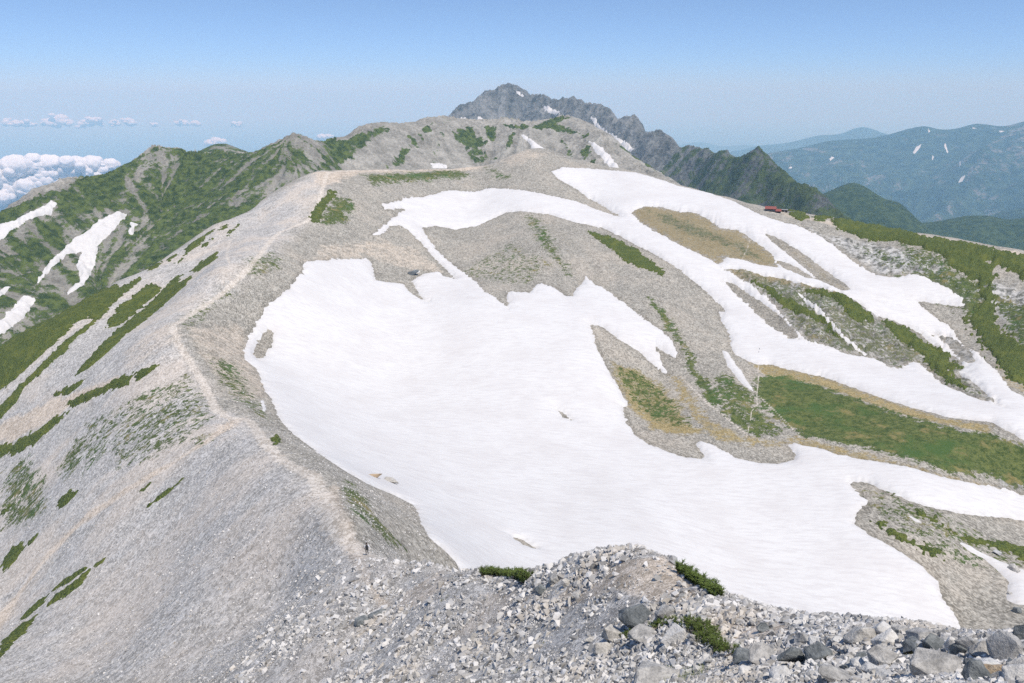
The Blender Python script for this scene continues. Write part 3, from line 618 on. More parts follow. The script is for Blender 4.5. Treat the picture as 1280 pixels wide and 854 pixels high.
snow_patch('snowfield', [BOWL], HOLES, "huge white snowfield filling the bowl, its arms reaching up around the spur", 110, 'snowfield')
for P, rm, lab in SMALL_SNOW:
    o = snow_patch('snow_patch', [P], [], lab, rm, thick=0.6, rag=0.5); 
    if o: o['group'] = 'snow remnants around the bowl'

# ---- dwarf pine and scrub mats
def pine_material(name, a, b, sc=1.0):
    m = M(name, 0.85, 0.2)
    n1 = m.noise(1.4 * sc, 5, 0.7); n2 = m.noise(0.16 * sc, 4)
    col = m.mix(m.rng(n1, 0.36, 0.66), a, b); col = m.mix(m.math('MULTIPLY', m.rng(n2, 0.45, 0.7), 0.5), col, (b[0] * 1.25, b[1] * 1.1, b[2]))
    return m.done(col, m.bump(m.math('ADD', n1, m.voro(1.6 * sc)), 0.5, 0.9))
PINE = pine_material('dwarf_pine', (0.034, 0.053, 0.012), (0.135, 0.162, 0.036))
LUMP = 0.55 - 1.1 * np.abs(gnoise(S.X / 2.6, S.Y / 2.6, 91)) + 0.45 * gnoise(S.X / 1.1, S.Y / 1.1, 92) + 0.35 * NZ1
for P, hgt, lab in PINES:
    rm = 110 if (min(p[0] for p in P) > 1080 and max(p[1] for p in P) > 560) else 0
    sd = S.sdist([S.poly(P, rm)], 20.0)
    sd = sd + np.where(sd > -15, r2 * 0.0046 * (NZ1 * 1.1 + ST1 * .8 + 0.9 * NZ2) + 0.45 * LUMP, 0)
    if 'patchy' in lab or 'mixed' in lab or 'rough' in lab or 'low green' in lab: sd = sd + 2.6 * (ST2 * .5 + NZ1 + .7 * NZ2 - 0.25)
    if 'wide dark' in lab: sd = sd + np.where(sd < 6, 1.8 * (ST2 * .8 + NZ1), 0)
    hh = np.where(sd > 0, hgt * (1 - np.exp(-np.maximum(sd, 0) / 0.9)) * (0.7 + 0.8 * LUMP), sd * 0.8)
    o = sheet_obj('dwarf_pine_patch', S, PINE, {}, Z=S.Z + hh, keep=sd > -0.8, label=lab, category='dwarf pine', group='creeping pine patches on the mountain')
# ------------------------------------------------------------------ mountains behind
def mountain_material(name, green, rock_a, rock_b, gdark, glight, sc, bumpd, stk=.12):
    m = M(name, 0.92, 0.2); st = m.attr('st'); st2 = m.attr('st2')
    nb_ = m.noise(0.9 * sc, 5, 0.62); nf = m.noise(6 * sc, 5, 0.68); nz = m.sep(m.n('NewGeometry').outputs['Normal'])[2]
    v = m.math('ADD', m.math('MULTIPLY', nb_, 0.5), m.math('ADD', m.math('MULTIPLY', nf, 0.55), m.math('MULTIPLY', st, 0.09)))
    rock = m.mix(m.rng(v, 0.3, 0.8), rock_a, rock_b)
    g = m.math('ADD', m.math('MULTIPLY', m.attr('green'), 0.9), m.math('ADD', m.math('MULTIPLY', st2, stk), m.math('ADD', m.math('MULTIPLY', st, stk), m.math('MULTIPLY', m.math('SUBTRACT', v, 0.95 - green), 1.5))))
    gc = m.mix(m.rng(m.noise(3 * sc, 4, 0.65), 0.35, 0.68), gdark, glight)
    col = m.mix(m.rng(g, 0.0, 0.16), rock, gc)
    return m.done(col, m.bump(m.math('ADD', nf, m.math('MULTIPLY', nb_, 2)), bumpd, 0.9))
S = MID
MGREEN = [([(-200,300),(0,265),(200,180),(300,180),(366,160),(420,165),(440,260),(300,320),(160,420),(0,480),(-200,500)], .62),
 ([(400,194),(420,177),(477,157),(487,161),(454,187),(420,211),(400,212)], .8), ([(484,211),(511,177),(541,151),(538,161),(511,191),(497,211)], .8),
 ([(565,164),(588,159),(595,171),(608,177),(598,184),(602,194),(610,201),(605,203),(585,184),(568,174)], .95), ([(581,184),(602,201),(593,203),(581,193)], .95),
 ([(665,161),(679,152),(702,145),(712,147),(696,154),(733,169),(709,167),(689,161)], .9), ([(630,156),(659,157),(659,161),(640,161)], .8), ([(607,159),(618,157),(622,174),(615,177)], .8),
 ([(768,181),(786,184),(820,214),(796,198)], .85), ([(636,172),(642,166),(641,178),(635,180)], .8), ([(728,187),(734,184),(737,196),(730,200)], .8), ([(736,199),(742,198),(742,205)], .8), ([(700,169),(712,190),(716,200),(707,186)], .6), ([(604,190),(620,198),(600,204)], .7), ([(540,205),(545,150),(560,147),(566,150),(560,165)], .3)]
MROCK = [[(175,194),(200,184),(222,194),(188,214),(168,241),(158,262),(146,258),(156,234)], [(309,234),(336,222),(386,204),(378,174),(392,173),(402,180),(403,211),(336,244),(286,261)],
 [(97,271),(144,258),(166,262),(150,308),(126,335),(108,372),(40,366),(84,302)], [(168,262),(190,268),(198,281),(180,308),(150,350),(111,369),(134,335),(160,290)], [(40,258),(70,248),(80,260),(50,285),(0,310),(0,300)], [(0,390),(40,368),(50,400),(10,430)], [(430,185),(470,170),(505,165),(480,200),(440,212)]]
Ag = np.zeros(S.X.shape, np.float32); n1 = fbm(S.X / 40, S.Y / 40, 95, 3) + .6 * fbm(S.X / 11, S.Y / 11, 96, 2)
for P, dn in MGREEN:
    sd = S.sdist([S.poly(P)], 80.0); Ag = np.maximum(Ag, dn * sstep(-8, 8, sd + 14 * (n1 + 0.35 * BST)))
for P in MROCK:
    sd = S.sdist([S.poly(P)], 80.0); Ag = Ag * (1 - 0.40 * sstep(-12, 14, sd + 16 * (n1 + 0.5 * BST2)))
MIDM = mountain_material('green_ridge', 0.22, (0.15, 0.14, 0.115), (0.47, 0.445, 0.39), (0.028, 0.048, 0.012), (0.108, 0.138, 0.033), 0.03, 3.5, .22)
sheet_obj('mountain_ridge', S, MIDM, dict(st=BST, st2=BST2, green=Ag), kind='structure')
zz = np.zeros(1)
S = MID2; sheet_obj('mountain_dome', S, MIDM, dict(st=fbm(S.X / 30, S.Y / 30, 4, 3), st2=fbm(S.X / 80, S.Y / 80, 6, 3), green=np.full(S.X.shape, 0.55)), kind='structure')
S = PEAK
pg = 0.44 + 0.46 * sstep(3500, 2500, S.r[:, None]) * np.ones_like(S.X)
PEAKM = mountain_material('grey_crag', 0.0, (0.05, 0.054, 0.053), (0.30, 0.30, 0.288), (0.030, 0.048, 0.018), (0.075, 0.098, 0.032), 0.012, 9.0)
sheet_obj('rocky_peak', S, PEAKM, dict(st=CST, st2=fbm(S.X / 150, S.Y / 150, 8, 4), green=pg), kind='structure')
WOOD = mountain_material('wooded_hill', 0.5, (0.16, 0.15, 0.13), (0.3, 0.29, 0.26), (0.022, 0.042, 0.016), (0.062, 0.090, 0.030), 0.011, 12.0)
RANG = mountain_material('forested_range', 0.2, (0.15, 0.14, 0.12), (0.45, 0.43, 0.40), (0.010, 0.026, 0.016), (0.058, 0.090, 0.046), 0.0030, 60.0, .14)
for nme, S, mt, g in (('hill', HILL1, WOOD, .8), ('hill', HILL2, WOOD, .8), ('hill', HILL3, RANG, .8), ('distant_mountain', RANGE1, RANG, .80), ('distant_mountain', RANGE2, RANG, .8), ('distant_mountain', RANGE3, RANG, .8)):
    wv = 0.02 * S.r.mean()
    s2_ = fbm(S.X / wv / 3, S.Y / wv / 3, 5, 3) if S is not RANGE1 else -2.2 * (ridged(S.X / 4600, S.Y / 4600, 57, 5, .5) - .2)  # valley shading put into the long range's colour: paler rock ridges, darker forested valleys
    sheet_obj(nme, S, mt, dict(st=fbm(S.X / wv, S.Y / wv, 3, 3), st2=s2_, green=np.full(S.X.shape, g)), kind='structure')
# snow left on the slopes behind
def far_snow(S, P, label, k=1.0, rmin=0, mat=SNOW):
    rr = S.r[:, None]; sd = S.sdist([S.poly(P, rmin, 4)], 120.0)
    a = rr * 0.0022 * k; n1 = fbm(S.X / 22, S.Y / 22, 87, 4)
    sd = sd + np.where(sd > -100, a * 1.6 * n1, 0)
    h = np.where(sd > 0, 3.5 * (1 - np.exp(-np.maximum(sd, 0) / 6)) + 0.5, sd * 0.6 + 0.5)
    o = sheet_obj('snow_patch', S, mat, dict(edge=np.ones(S.X.shape)), Z=S.Z + h, keep=sd > -3 - rr * .001, label=label, category='snow patch', group='snow patches on the mountains behind')
for P, lab in [
 ([(649,166),(659,171),(679,186),(706,197),(703,199),(680,191),(665,184)], "wedge-shaped white snow patch on the rounded grey summit under the jagged peak"),
 ([(736,177),(745,179),(760,193),(776,213),(763,210),(748,193)], "long white snow tongue right of the wedge-shaped one on the rounded summit"),
 ([(539,205),(560,206),(558,210.5),(541,210)], "small flat white snow patch right behind the near crest"),
 ([(0,281),(20,275),(40,265),(54,258),(64,252),(72,254),(64,265),(34,275),(13,288),(0,302),(-80,345),(-80,310)], "curved white snow patch high on the green ridge at the left edge"),
 ([(126,275),(148,265),(158,268),(141,288),(121,308),(118,332),(104,355),(84,369),(86,362),(101,352),(97,332),(101,315),(84,318),(64,335),(44,357),(60,332),(94,298),(111,286)], "large forked white snow patch in the gully of the green ridge"),
 ([(0,402),(24,377),(30,370),(42,374),(37,387),(20,404),(0,416),(-60,440),(-60,425)], "white snow patch low on the green ridge above the pine blanket"),
 ([(0,362),(12,359),(0,372),(-20,380)], "tiny white snow patch cut off by the left picture edge"),
 ([(165,278),(171,281),(165,293),(162,292)], "short white snow streak right of the large forked patch"),
 ]: far_snow(MID, P, lab)
for P, lab in [([(268,197),(279,194.5),(287,199),(270,200)], "white snow fleck on the small green dome behind the left ridge"), ([(292,192.5),(306,194),(305,196),(293,194.5)], "thin white snow line at the right foot of the small green dome")]:
    far_snow(MID2, P, lab, .5)
for P, lab in [
 ([(679,131),(685,133),(702,141),(693,143),(681,139)], "white snow patch below the notch right of the jagged peak's top"),
 ([(739,146),(743,148),(749,158),(760,166),(779,175),(792,187),(788,190),(774,180),(762,174),(750,166),(743,157)], "narrow white snow couloir on the right ridge of the jagged peak"),
 ([(597,145.5),(602,147),(609,152),(596,152)], "small white snow triangle at the left foot of the jagged peak"),
 ([(574,149),(580,147),(586,151),(574,152)], "tiny white snow fleck left of the small snow triangle under the jagged peak"),
 ([(646,114),(650,116),(658,122),(655,122),(648,118)], "thin white snow line on the right shoulder of the jagged peak's top")]:
    far_snow(PEAK, P, lab, .6)
for P, lab in [([(1152,180),(1149,186),(1143,193),(1141,191),(1145,184)], "larger white snow streak in the middle of the long blue range"), ([(1182,178),(1184,187),(1187,194),(1183,190),(1180,182)], "upright white snow streak right of the larger one on the blue range"),
 ([(1200,223),(1207,218),(1204,226),(1198,229)], "white snow fleck low in a valley of the blue range"), ([(1160,160),(1163,165),(1160,166)], "small snow fleck just under the crest of the blue range"), ([(1215,159),(1222,161),(1216,161)], "right-hand snow fleck just under the crest of the blue range"), ([(1248,163),(1256,164),(1250,166)], "snow fleck near the crest at the right end of the blue range"),
 ([(1036,199), (1040,195), (1043,197), (1038,202)], "pale landslide scar on the left shoulder of the blue range"), ([(986,209), (990,208), (990,211), (986,211)], "leftmost pale landslide scar on the lower slope of the blue range"), ([(1165,194), (1168,197), (1165,201)], "small pale landslide scar between the two snow streaks and the valley fleck of the blue range"), ([(1198,203), (1201,206), (1199,209)], "small pale landslide scar above the valley fleck of the blue range")]:  # these four are landslide scars, built as snow patches in the snow material
    far_snow(RANGE1, P, lab, .25)

# ------------------------------------------------------------------ lowland and sea, curved like the earth
def sea():
    rr = np.concatenate([[0.001], np.geomspace(300, 190000, 90)]); aa = np.linspace(0, 2 * np.pi, 181)
    X = rr[:, None] * np.sin(aa)[None]; Y = rr[:, None] * np.cos(aa)[None]; Z = -2950 - rr[:, None] ** 2 / (2 * 7.4e6) + 0 * X
    m = M('sea', 0.35, 0.4); col = m.mix(m.rng(m.noise(0.0001, 5), 0.4, 0.6), (0.012, 0.035, 0.075), (0.02, 0.05, 0.09))
    link('sea', mesh_from('sea', np.stack([X, Y, Z], -1).reshape(-1, 3), grid_faces(91, 181)), m.done(col), kind='structure')
sea()
# ------------------------------------------------------------------ rocks
S = NEARS
def hull_mesh(n, seed, flat=(1, .8, .6), bevel=0.0, cuts=0, rough=0.0):
    """an angular broken stone about 1 m across, its middle at the origin"""
    r_ = random.Random(seed); bm = bmesh.new(); pts = []
    for k in range(n):
        v = Vector((r_.gauss(0, 1), r_.gauss(0, 1), r_.gauss(0, 1))).normalized()
        m = max(abs(v.x), abs(v.y), abs(v.z)); v = v * (0.62 + 0.38 / m * r_.uniform(0.75, 1.0)) * r_.uniform(0.86, 1.0)
        pts.append(bm.verts.new((v.x * .5 * flat[0], v.y * .5 * flat[1], v.z * .5 * flat[2])))
    g = bmesh.ops.convex_hull(bm, input=bm.verts)
    bmesh.ops.delete(bm, geom=list({x for x in g['geom_unused'] + g['geom_interior'] if isinstance(x, bmesh.types.BMVert)}), context='VERTS')
    bmesh.ops.dissolve_limit(bm, angle_limit=R_(9), verts=bm.verts, edges=bm.edges)
    if bevel: bmesh.ops.bevel(bm, geom=list(bm.edges), offset=bevel, segments=1, affect='EDGES', clamp_overlap=True)
    bmesh.ops.triangulate(bm, faces=bm.faces)
    if cuts:
        bmesh.ops.subdivide_edges(bm, edges=bm.edges, cuts=cuts, use_grid_fill=True)
        bm.normal_update(); P = np.array([v.co for v in bm.verts]) + seed * 3.1
        d = rough * (ridged(P[:, 0] * 3 + P[:, 2] * 1.7, P[:, 1] * 3 - P[:, 2] * 2.2, seed, 3) * .6 + .5 * gnoise(P[:, 0] * 7 + P[:, 2] * 5, P[:, 1] * 7 + P[:, 2] * 3, seed + 1))
        for v, q in zip(bm.verts, d): v.co += v.normal * float(q)
    me = bpy.data.meshes.new('rock'); bm.to_mesh(me); bm.free(); return me
def rock_material(name, a, b, lich=(0.45, 0.44, 0.36)):
    m = M(name, 0.9, 0.25)
    co = m.n('TexCoord').outputs['Object']
    n1 = m.noise(3.0, 5, 0.65); n2 = m.noise(14, 5, 0.7); n3 = m.noise(0.9, 3)
    col = m.mix(m.rng(m.math('ADD', m.math('MULTIPLY', n1, 0.6), m.math('MULTIPLY', n2, 0.4)), 0.34, 0.66), a, b)
    rn = m.n('ObjectInfo').outputs['Random']
    col = m.mix(m.math('MULTIPLY', m.rng(n1, 0.58, 0.7), 0.35), col, lich)
    col = m.mix(m.rng(n2, 0.64, 0.72), col, (a[0] * .55, a[1] * .55, a[2] * .55))
    col = m.mix(1.0, col, m.mix(rn, (0.84, 0.85, 0.87), (1.1, 1.08, 1.05)), 'MULTIPLY')
    return m.done(col, m.bump(m.math('ADD', n2, m.math('MULTIPLY', n1, 1.5)), 0.05, 0.8))
ROCKM = rock_material('grey_rock', (0.22, 0.214, 0.20), (0.54, 0.52, 0.48))
DARKM = rock_material('dark_rock', (0.075, 0.085, 0.088), (0.235, 0.25, 0.25))
WHITEM = rock_material('white_rock', (0.42, 0.41, 0.385), (0.66, 0.645, 0.615))
TANM = rock_material('tan_rock', (0.26, 0.19, 0.12), (0.46, 0.36, 0.25))
MATS = dict(g=ROCKM, d=DARKM, w=WHITEM, t=TANM)
rock_no = [0]
def boulder(px, py, wpx, hpx, tone, label, depth=.8, tilt=0.25, sink=.28, rmin=0, yaw=None, z=None, n=13, group=None, lift=0.0):
    """px, py: where its middle shows; wpx, hpx: its size in the picture"""
    rock_no[0] += 1; k = rock_no[0]
    x, y = S.hit(px, py + hpx * .22, rmin)[0]; z0 = float(S.z(x, y)) if z is None else z
    dist = math.sqrt(x * x + y * y + z0 * z0); mpp = dist / 960
    W = wpx * mpp; D = W * depth; H = max(hpx * mpp * 0.95, W * .35)
    me = hull_mesh(n, 900 + k, (1, 1, 1), bevel=.02, cuts=2 if wpx > 9 else 1, rough=.035)
    o = link('boulder', me, MATS[tone], label=label, category='rock'); r_ = random.Random(k)
    o.scale = (W, D, H); o.rotation_euler = (r_.uniform(-tilt, tilt), r_.uniform(-tilt, tilt), yaw if yaw is not None else r_.uniform(-.5, .5) - math.atan2(x, y))
    o.location = (x, y, z0 + H * (.5 - sink) + lift)
    if group: o['group'] = group
    return o
BIG = 1.22
for a in [
 (1184, 839, 70, 34, 'g', "large flat-topped pale boulder at the lower right, broadest of the rubble there", .8, .1),
 (1259, 818, 38, 34, 'g', "tall grey boulder with a shaded face, left of the one cut by the right edge"),
 (1278, 796, 18, 36, 'd', "tall dark boulder cut off by the right picture edge"),
 (1074, 796, 36, 27, 'g', "pointed pale boulder standing against the snow, left of a rounded speckled one"),
 (1104, 791, 23, 24, 'w', "rounded speckled white boulder standing against the snow"),
 (1127, 793, 22, 17, 'g', "slanting pointed slab against the snow, right of the rounded speckled boulder"),
 (1151, 799, 27, 21, 'g', "pale greenish grey boulder on the skyline of the lower right rubble"),
 (1169, 808, 22, 27, 'd', "dark fractured boulder in the middle of the lower right rubble"),
 (1187, 811, 13, 26, 'w', "narrow upright pale shard beside a dark fractured boulder", .7),
 (1203, 815, 25, 27, 'd', "dark sided boulder right of the narrow upright shard"),
 (1229, 818, 27, 26, 'g', "smooth pale grey boulder between the upright shard and the right edge"),
 (1250, 845, 30, 20, 't', "brownish boulder low in the bottom right corner"),
 (991, 826, 31, 32, 'd', "dark blue grey slab standing upright on the sandy path below the snow", .55),
 (957, 821, 38, 26, 'g', "broad pale boulder left of the dark upright slab"),
 (956, 787, 17, 10, 'd', "small brown shadowed wedge of rock on the near spur's edge"),
 (1018, 824, 26, 12, 'g', "thin overhanging slab just right of the dark upright slab", .9),
 (844, 797, 33, 32, 'w', "bright white blocky boulder in front of the green pine bush"),
 (867, 799, 15, 15, 'g', "grey stone pressed against the right side of the white blocky boulder"),
 (797, 772, 44, 32, 'd', "largest dark teal slab, leaning above the white boulder and the pine bush", .6),
 (832, 768, 26, 24, 'g', "pale upright block behind the white boulder, joined to the teal slab", .7),
 (767, 794, 29, 26, 'g', "grey overhanging boulder with a black hollow beneath, left of the teal slab's foot"),
 (806, 796, 36, 20, 'g', "rough grey slab between the overhanging boulder and the white boulder"),
 (831, 812, 13, 13, 'w', "small bluish white stone at the foot of the white boulder"),
 (753, 812, 24, 19, 'g', "pale angular stone below the overhanging boulder"),
 (812, 853, 92, 20, 'g', "wide flat rock slab cut off by the bottom edge, below the white boulder", .6, .06),
 (934, 825, 30, 20, 'd', "half dark boulder on the sand, lower right of the pine bush"),
 (931, 843, 20, 15, 'w', "pale rounded stone near the bottom edge below the half dark boulder"),
 (886, 763, 15, 9, 'g', "flat stone with a dark gap beneath, above the pine bush"),
 (676, 738, 18, 19, 'd', "dark boulder with a pointed top in the outcrop on the near spur's crest"),
 (694, 724, 21, 16, 'g', "pale block just upper right of the dark boulder in the crest outcrop"),
 (709, 728, 15, 15, 'g', "second pale block of the crest outcrop, to the right of the first"),
 (734, 703, 16, 11, 'g', "pale boulder on the rising crest of the near spur, against the snow"),
 (684, 711, 15, 10, 'g', "grey boulder on the crest dip against the snow, above the dark pointed boulder"),
 (723, 712, 12, 9, 'g', "smaller grey boulder under the pale one on the rising crest"),
 (634, 723, 13, 7, 'w', "pale flat stone below the green bushes on the crest dip"),
 (1050, 849, 44, 16, 'g', "broad pale rock in the bottom edge, right of the grass tuft"),
 (1108, 848, 24, 16, 'w', "pale rock at the bottom edge left of the flat-topped boulder"),
 (452, 776, 20, 14, 'd', "dark rough outcrop stone at the left margin of the grey rubble"),
 (472, 766, 26, 12, 'd', "larger dark outcrop stone beside another at the rubble's left margin"),
 (1267, 712, 14, 11, 'g', "grey boulder lying by the snow strip at the right end of the moraine"),
 (1246, 691, 9, 8, 'w', "pale boulder on the moraine above the ragged snow strip"),
 (1271, 763, 9, 10, 'd', "dark stone on the moraine at the lower end of the ragged snow strip"),
 (1262, 742, 6, 5, 'g', "grey stone sitting in the ragged snow strip at the right edge"),
 (468, 598, 23, 12, 't', "orange tan boulder poking out of the snow near its lower left rim", .5, .2, -.1),
 (489, 605, 22, 12, 'g', "grey tan boulder poking out of the snow, right of the orange one", .5, .2, -.1),
 (517, 341, 17, 9, 'd', "dark boulder in the brown slope between two lobes at the snowfield's top", .6)]:
    if a[0] > 735 and a[1] > 750 and a[0] < 1282 and a[2] > 10 and not (a[0] > 1240 and a[1] < 770): a = (a[0], a[1] - 1, a[2] * BIG, a[3] * BIG) + a[4:]
    boulder(*a, rmin=110 if a[0] < 500 and a[1] < 650 or (a[0] > 1240 and a[1] < 770 and a[2] < 15) or a[1] < 400 else 0)

_g = random.Random(77); _t0 = [(a_[0], a_[1]) for a_ in ((1184, 839), (991, 826), (957, 821), (1259, 818))]
for k in range(110):
    px_ = 1290 - 360 * _g.random() ** 1.5; py_ = _g.uniform(np.interp(px_, [930, 1050, 1290], [800, 797, 806]), 850)
    if any(abs(px_ - a_) < 30 and abs(py_ - b_) < 18 for a_, b_ in _t0): continue
    w_ = _g.uniform(13, 24) if _g.random() < .6 else _g.uniform(24, 44); boulder(px_, py_, w_, w_ * _g.uniform(.6, .95), _g.choice('ggdwgd'), "angular boulder in the heap of grey boulders along the lower right edge", .8, .45, .25, group='boulders heaped at the lower right')
# loose rubble: where it lies thick on the near spur
def spur_points(n, r0, r1, a0, a1, seed):
    g = np.random.default_rng(seed); az = np.radians(g.uniform(a0, a1, n)); r = np.exp(g.uniform(math.log(r0), math.log(r1), n))
    return r * np.sin(az), r * np.cos(az)
def rubble_density(x, y):
    r = np.hypot(x, y); d = 0.85 + 1.5 * fbm(x / 6, y / 6, 301, 3) + 0.9 * gnoise(x / 1.9, y / 1.9, 303)
    d = np.maximum(d, .15) * np.maximum(1 - 0.9 * S.look(A_SAND, x, y), .05) * (1 - 0.9 * S.look(A_TRAIL, x, y))
    hk = S.hit(459, 694.2)[0]; d = np.where(np.hypot(x - hk[0], (y - hk[1])) < 1.6, 0, d)
    return np.where((np.abs(x - hk[0]) < .9) & (y < hk[1]) & (y > hk[1] - 4), 0, d)
def spur_zone(x, y):
    """1 on the rubble of the near spur, 0 on the plain scree"""
    az = np.degrees(np.arctan2(x, y)); r = np.hypot(x, y)
    rmax = np.interp(az, [-46, -36, -26, -20, -12, -6, 0, 46], [4, 10, 62, 78, 82, 80, 70, 56])
    return sstep(1.12, 0.9, r / rmax)
VARS = [hull_mesh(random.Random(k).choice((8, 10, 12)), 400 + k, (1, random.Random(k).uniform(.6, .95), random.Random(k + 9).uniform(.4, .75))) for k in range(18)]
def scatter_mesh(name, x, y, size, seed, sink=.22):
    g = np.random.default_rng(seed); Vs = []; Fs = []; base = 0; tn = []
    z = S.z(x, y); vi = g.integers(0, len(VARS), len(x))
    for k, me in enumerate(VARS):
        sel = np.flatnonzero(vi == k)
        if len(sel) == 0: continue
        P = np.array([v.co for v in me.vertices]); T = np.array([list(p.vertices) for p in me.polygons])
        n = len(sel); q = g.normal(size=(n, 4)); q[:, 1:3] *= .45; q[:, 0] += .6; q /= np.linalg.norm(q, axis=1)[:, None]
        w_, a, b, c = q.T
        Rm = np.stack([np.stack([1 - 2 * (b * b + c * c), 2 * (a * b - c * w_), 2 * (a * c + b * w_)], -1), np.stack([2 * (a * b + c * w_), 1 - 2 * (a * a + c * c), 2 * (b * c - a * w_)], -1), np.stack([2 * (a * c - b * w_), 2 * (b * c + a * w_), 1 - 2 * (a * a + b * b)], -1)], 1)
        W = np.einsum('nij,vj->nvi', Rm, P) * size[sel][:, None, None]
        W[:, :, 0] += x[sel][:, None]; W[:, :, 1] += y[sel][:, None]; W[:, :, 2] += (z[sel] + size[sel] * (.3 - sink))[:, None]
        Vs.append(W.reshape(-1, 3)); Fs.append((T[None] + (np.arange(n) * len(P))[:, None, None] + base).reshape(-1, 3)); base += n * len(P)
        tn.append(np.repeat(g.uniform(0, 1, n), len(P)))
    return mesh_from(name, np.concatenate(Vs), np.concatenate(Fs), dict(tone=np.concatenate(tn)), smooth=False)
def rubble_material():
    m = M('rubble', 0.9, 0.25); t = m.attr('tone'); n2 = m.noise(9, 4, 0.65)
    v = m.math('ADD', m.math('MULTIPLY', t, 0.75), m.math('MULTIPLY', n2, 0.4))
    col = m.mix(m.rng(v, 0.1, 1.0), (0.21, 0.205, 0.195), (0.62, 0.60, 0.57)); col = m.mix(m.rng(m.noise(0.25, 3), 0.52, 0.7, 0, .5), col, (0.46, 0.40, 0.32))
    return m.done(col, m.bump(n2, 0.04, 0.7))
RUB = rubble_material()
def keep_pts(n, r0, r1, a0, a1, seed, zone=True):
    x, y = spur_points(n, r0, r1, a0, a1, seed); g = np.random.default_rng(seed + 1)
    p = rubble_density(x, y) * (spur_zone(x, y) if zone else (1 - spur_zone(x, y)))
    k = g.uniform(0, 1, n) < p; return x[k], y[k], g
NR = int(520000 * Q)
x, y, g = keep_pts(NR, 7, 95, -42, 43, 11)
r = np.hypot(x, y); size = 0.066 * (1 - g.uniform(0, 1, len(x))) ** (-0.56); coarse = sstep(-.35, .45, fbm(x / 9, y / 9, 311, 3) + .5 * gnoise(x / 2.5, y / 2.5, 313) + .7 * sstep(14, 26, np.degrees(np.arctan2(x, y)))); size = size * (.66 + .34 * sstep(-8, 8, np.degrees(np.arctan2(x, y)))); size = np.minimum(np.clip(size * (.5 + 1.15 * coarse), .035, .6) * (0.62 + r / 60), 0.021 * r)
# the largest become stones of their own
ordr = np.argsort(-size / r); az, t_ = np.arctan2(x, y), 0
inview = []
for i in ordr:
    if len(inview) >= 250: break
    v = Vector((x[i], y[i], float(S.z(x[i], y[i])))); f = v.y * cp - v.z * sp; u = v.y * sp + v.z * cp
    sx_, sy_ = 640 + 960 * v.x / f, 427 - 960 * u / f
    if 2 < sx_ < 1278 and sy_ < 850: inview.append(i)
rest = np.ones(len(x), bool); rest[inview] = False
STONES = [hull_mesh(random.Random(k).choice((10, 13, 16)), 700 + k, (1, random.Random(k).uniform(.65, 1), random.Random(k + 5).uniform(.45, .8)), bevel=.03, cuts=1, rough=.03) for k in range(14)]
for me in STONES: me.materials.append(ROCKM)
for j, i in enumerate(inview):
    o = bpy.data.objects.new('stone', STONES[j % 14]); C.objects.link(o); rr_ = random.Random(int(i))
    s_ = float(size[i]); o.scale = (s_ * rr_.uniform(.85, 1.2), s_ * rr_.uniform(.8, 1.1), s_ * rr_.uniform(.8, 1.1)); o.rotation_euler = (rr_.uniform(-.5, .5), rr_.uniform(-.5, .5), rr_.uniform(0, 6.28))
    o.location = (x[i], y[i], float(S.z(x[i], y[i])) + s_ * .1)
    o['label'] = "pale grey angular stone among the loose rubble of the near spur"; o['category'] = 'rock'; o['group'] = 'loose stones on the near spur'
link('scree', scatter_mesh('scree', x[rest], y[rest], size[rest], 5), RUB, kind='stuff')
# finer stones of the plain slopes to the left and on the ridge
x, y, g = keep_pts(int(110000 * Q), 60, 300, -42, -2, 21, False)
r = np.hypot(x, y); size = np.clip(0.10 * (1 - g.uniform(0, 1, len(x))) ** (-0.4), .08, .5) * (0.7 + r / 260)
link('scree', scatter_mesh('scree', x, y, size, 6), RUB, kind='stuff')

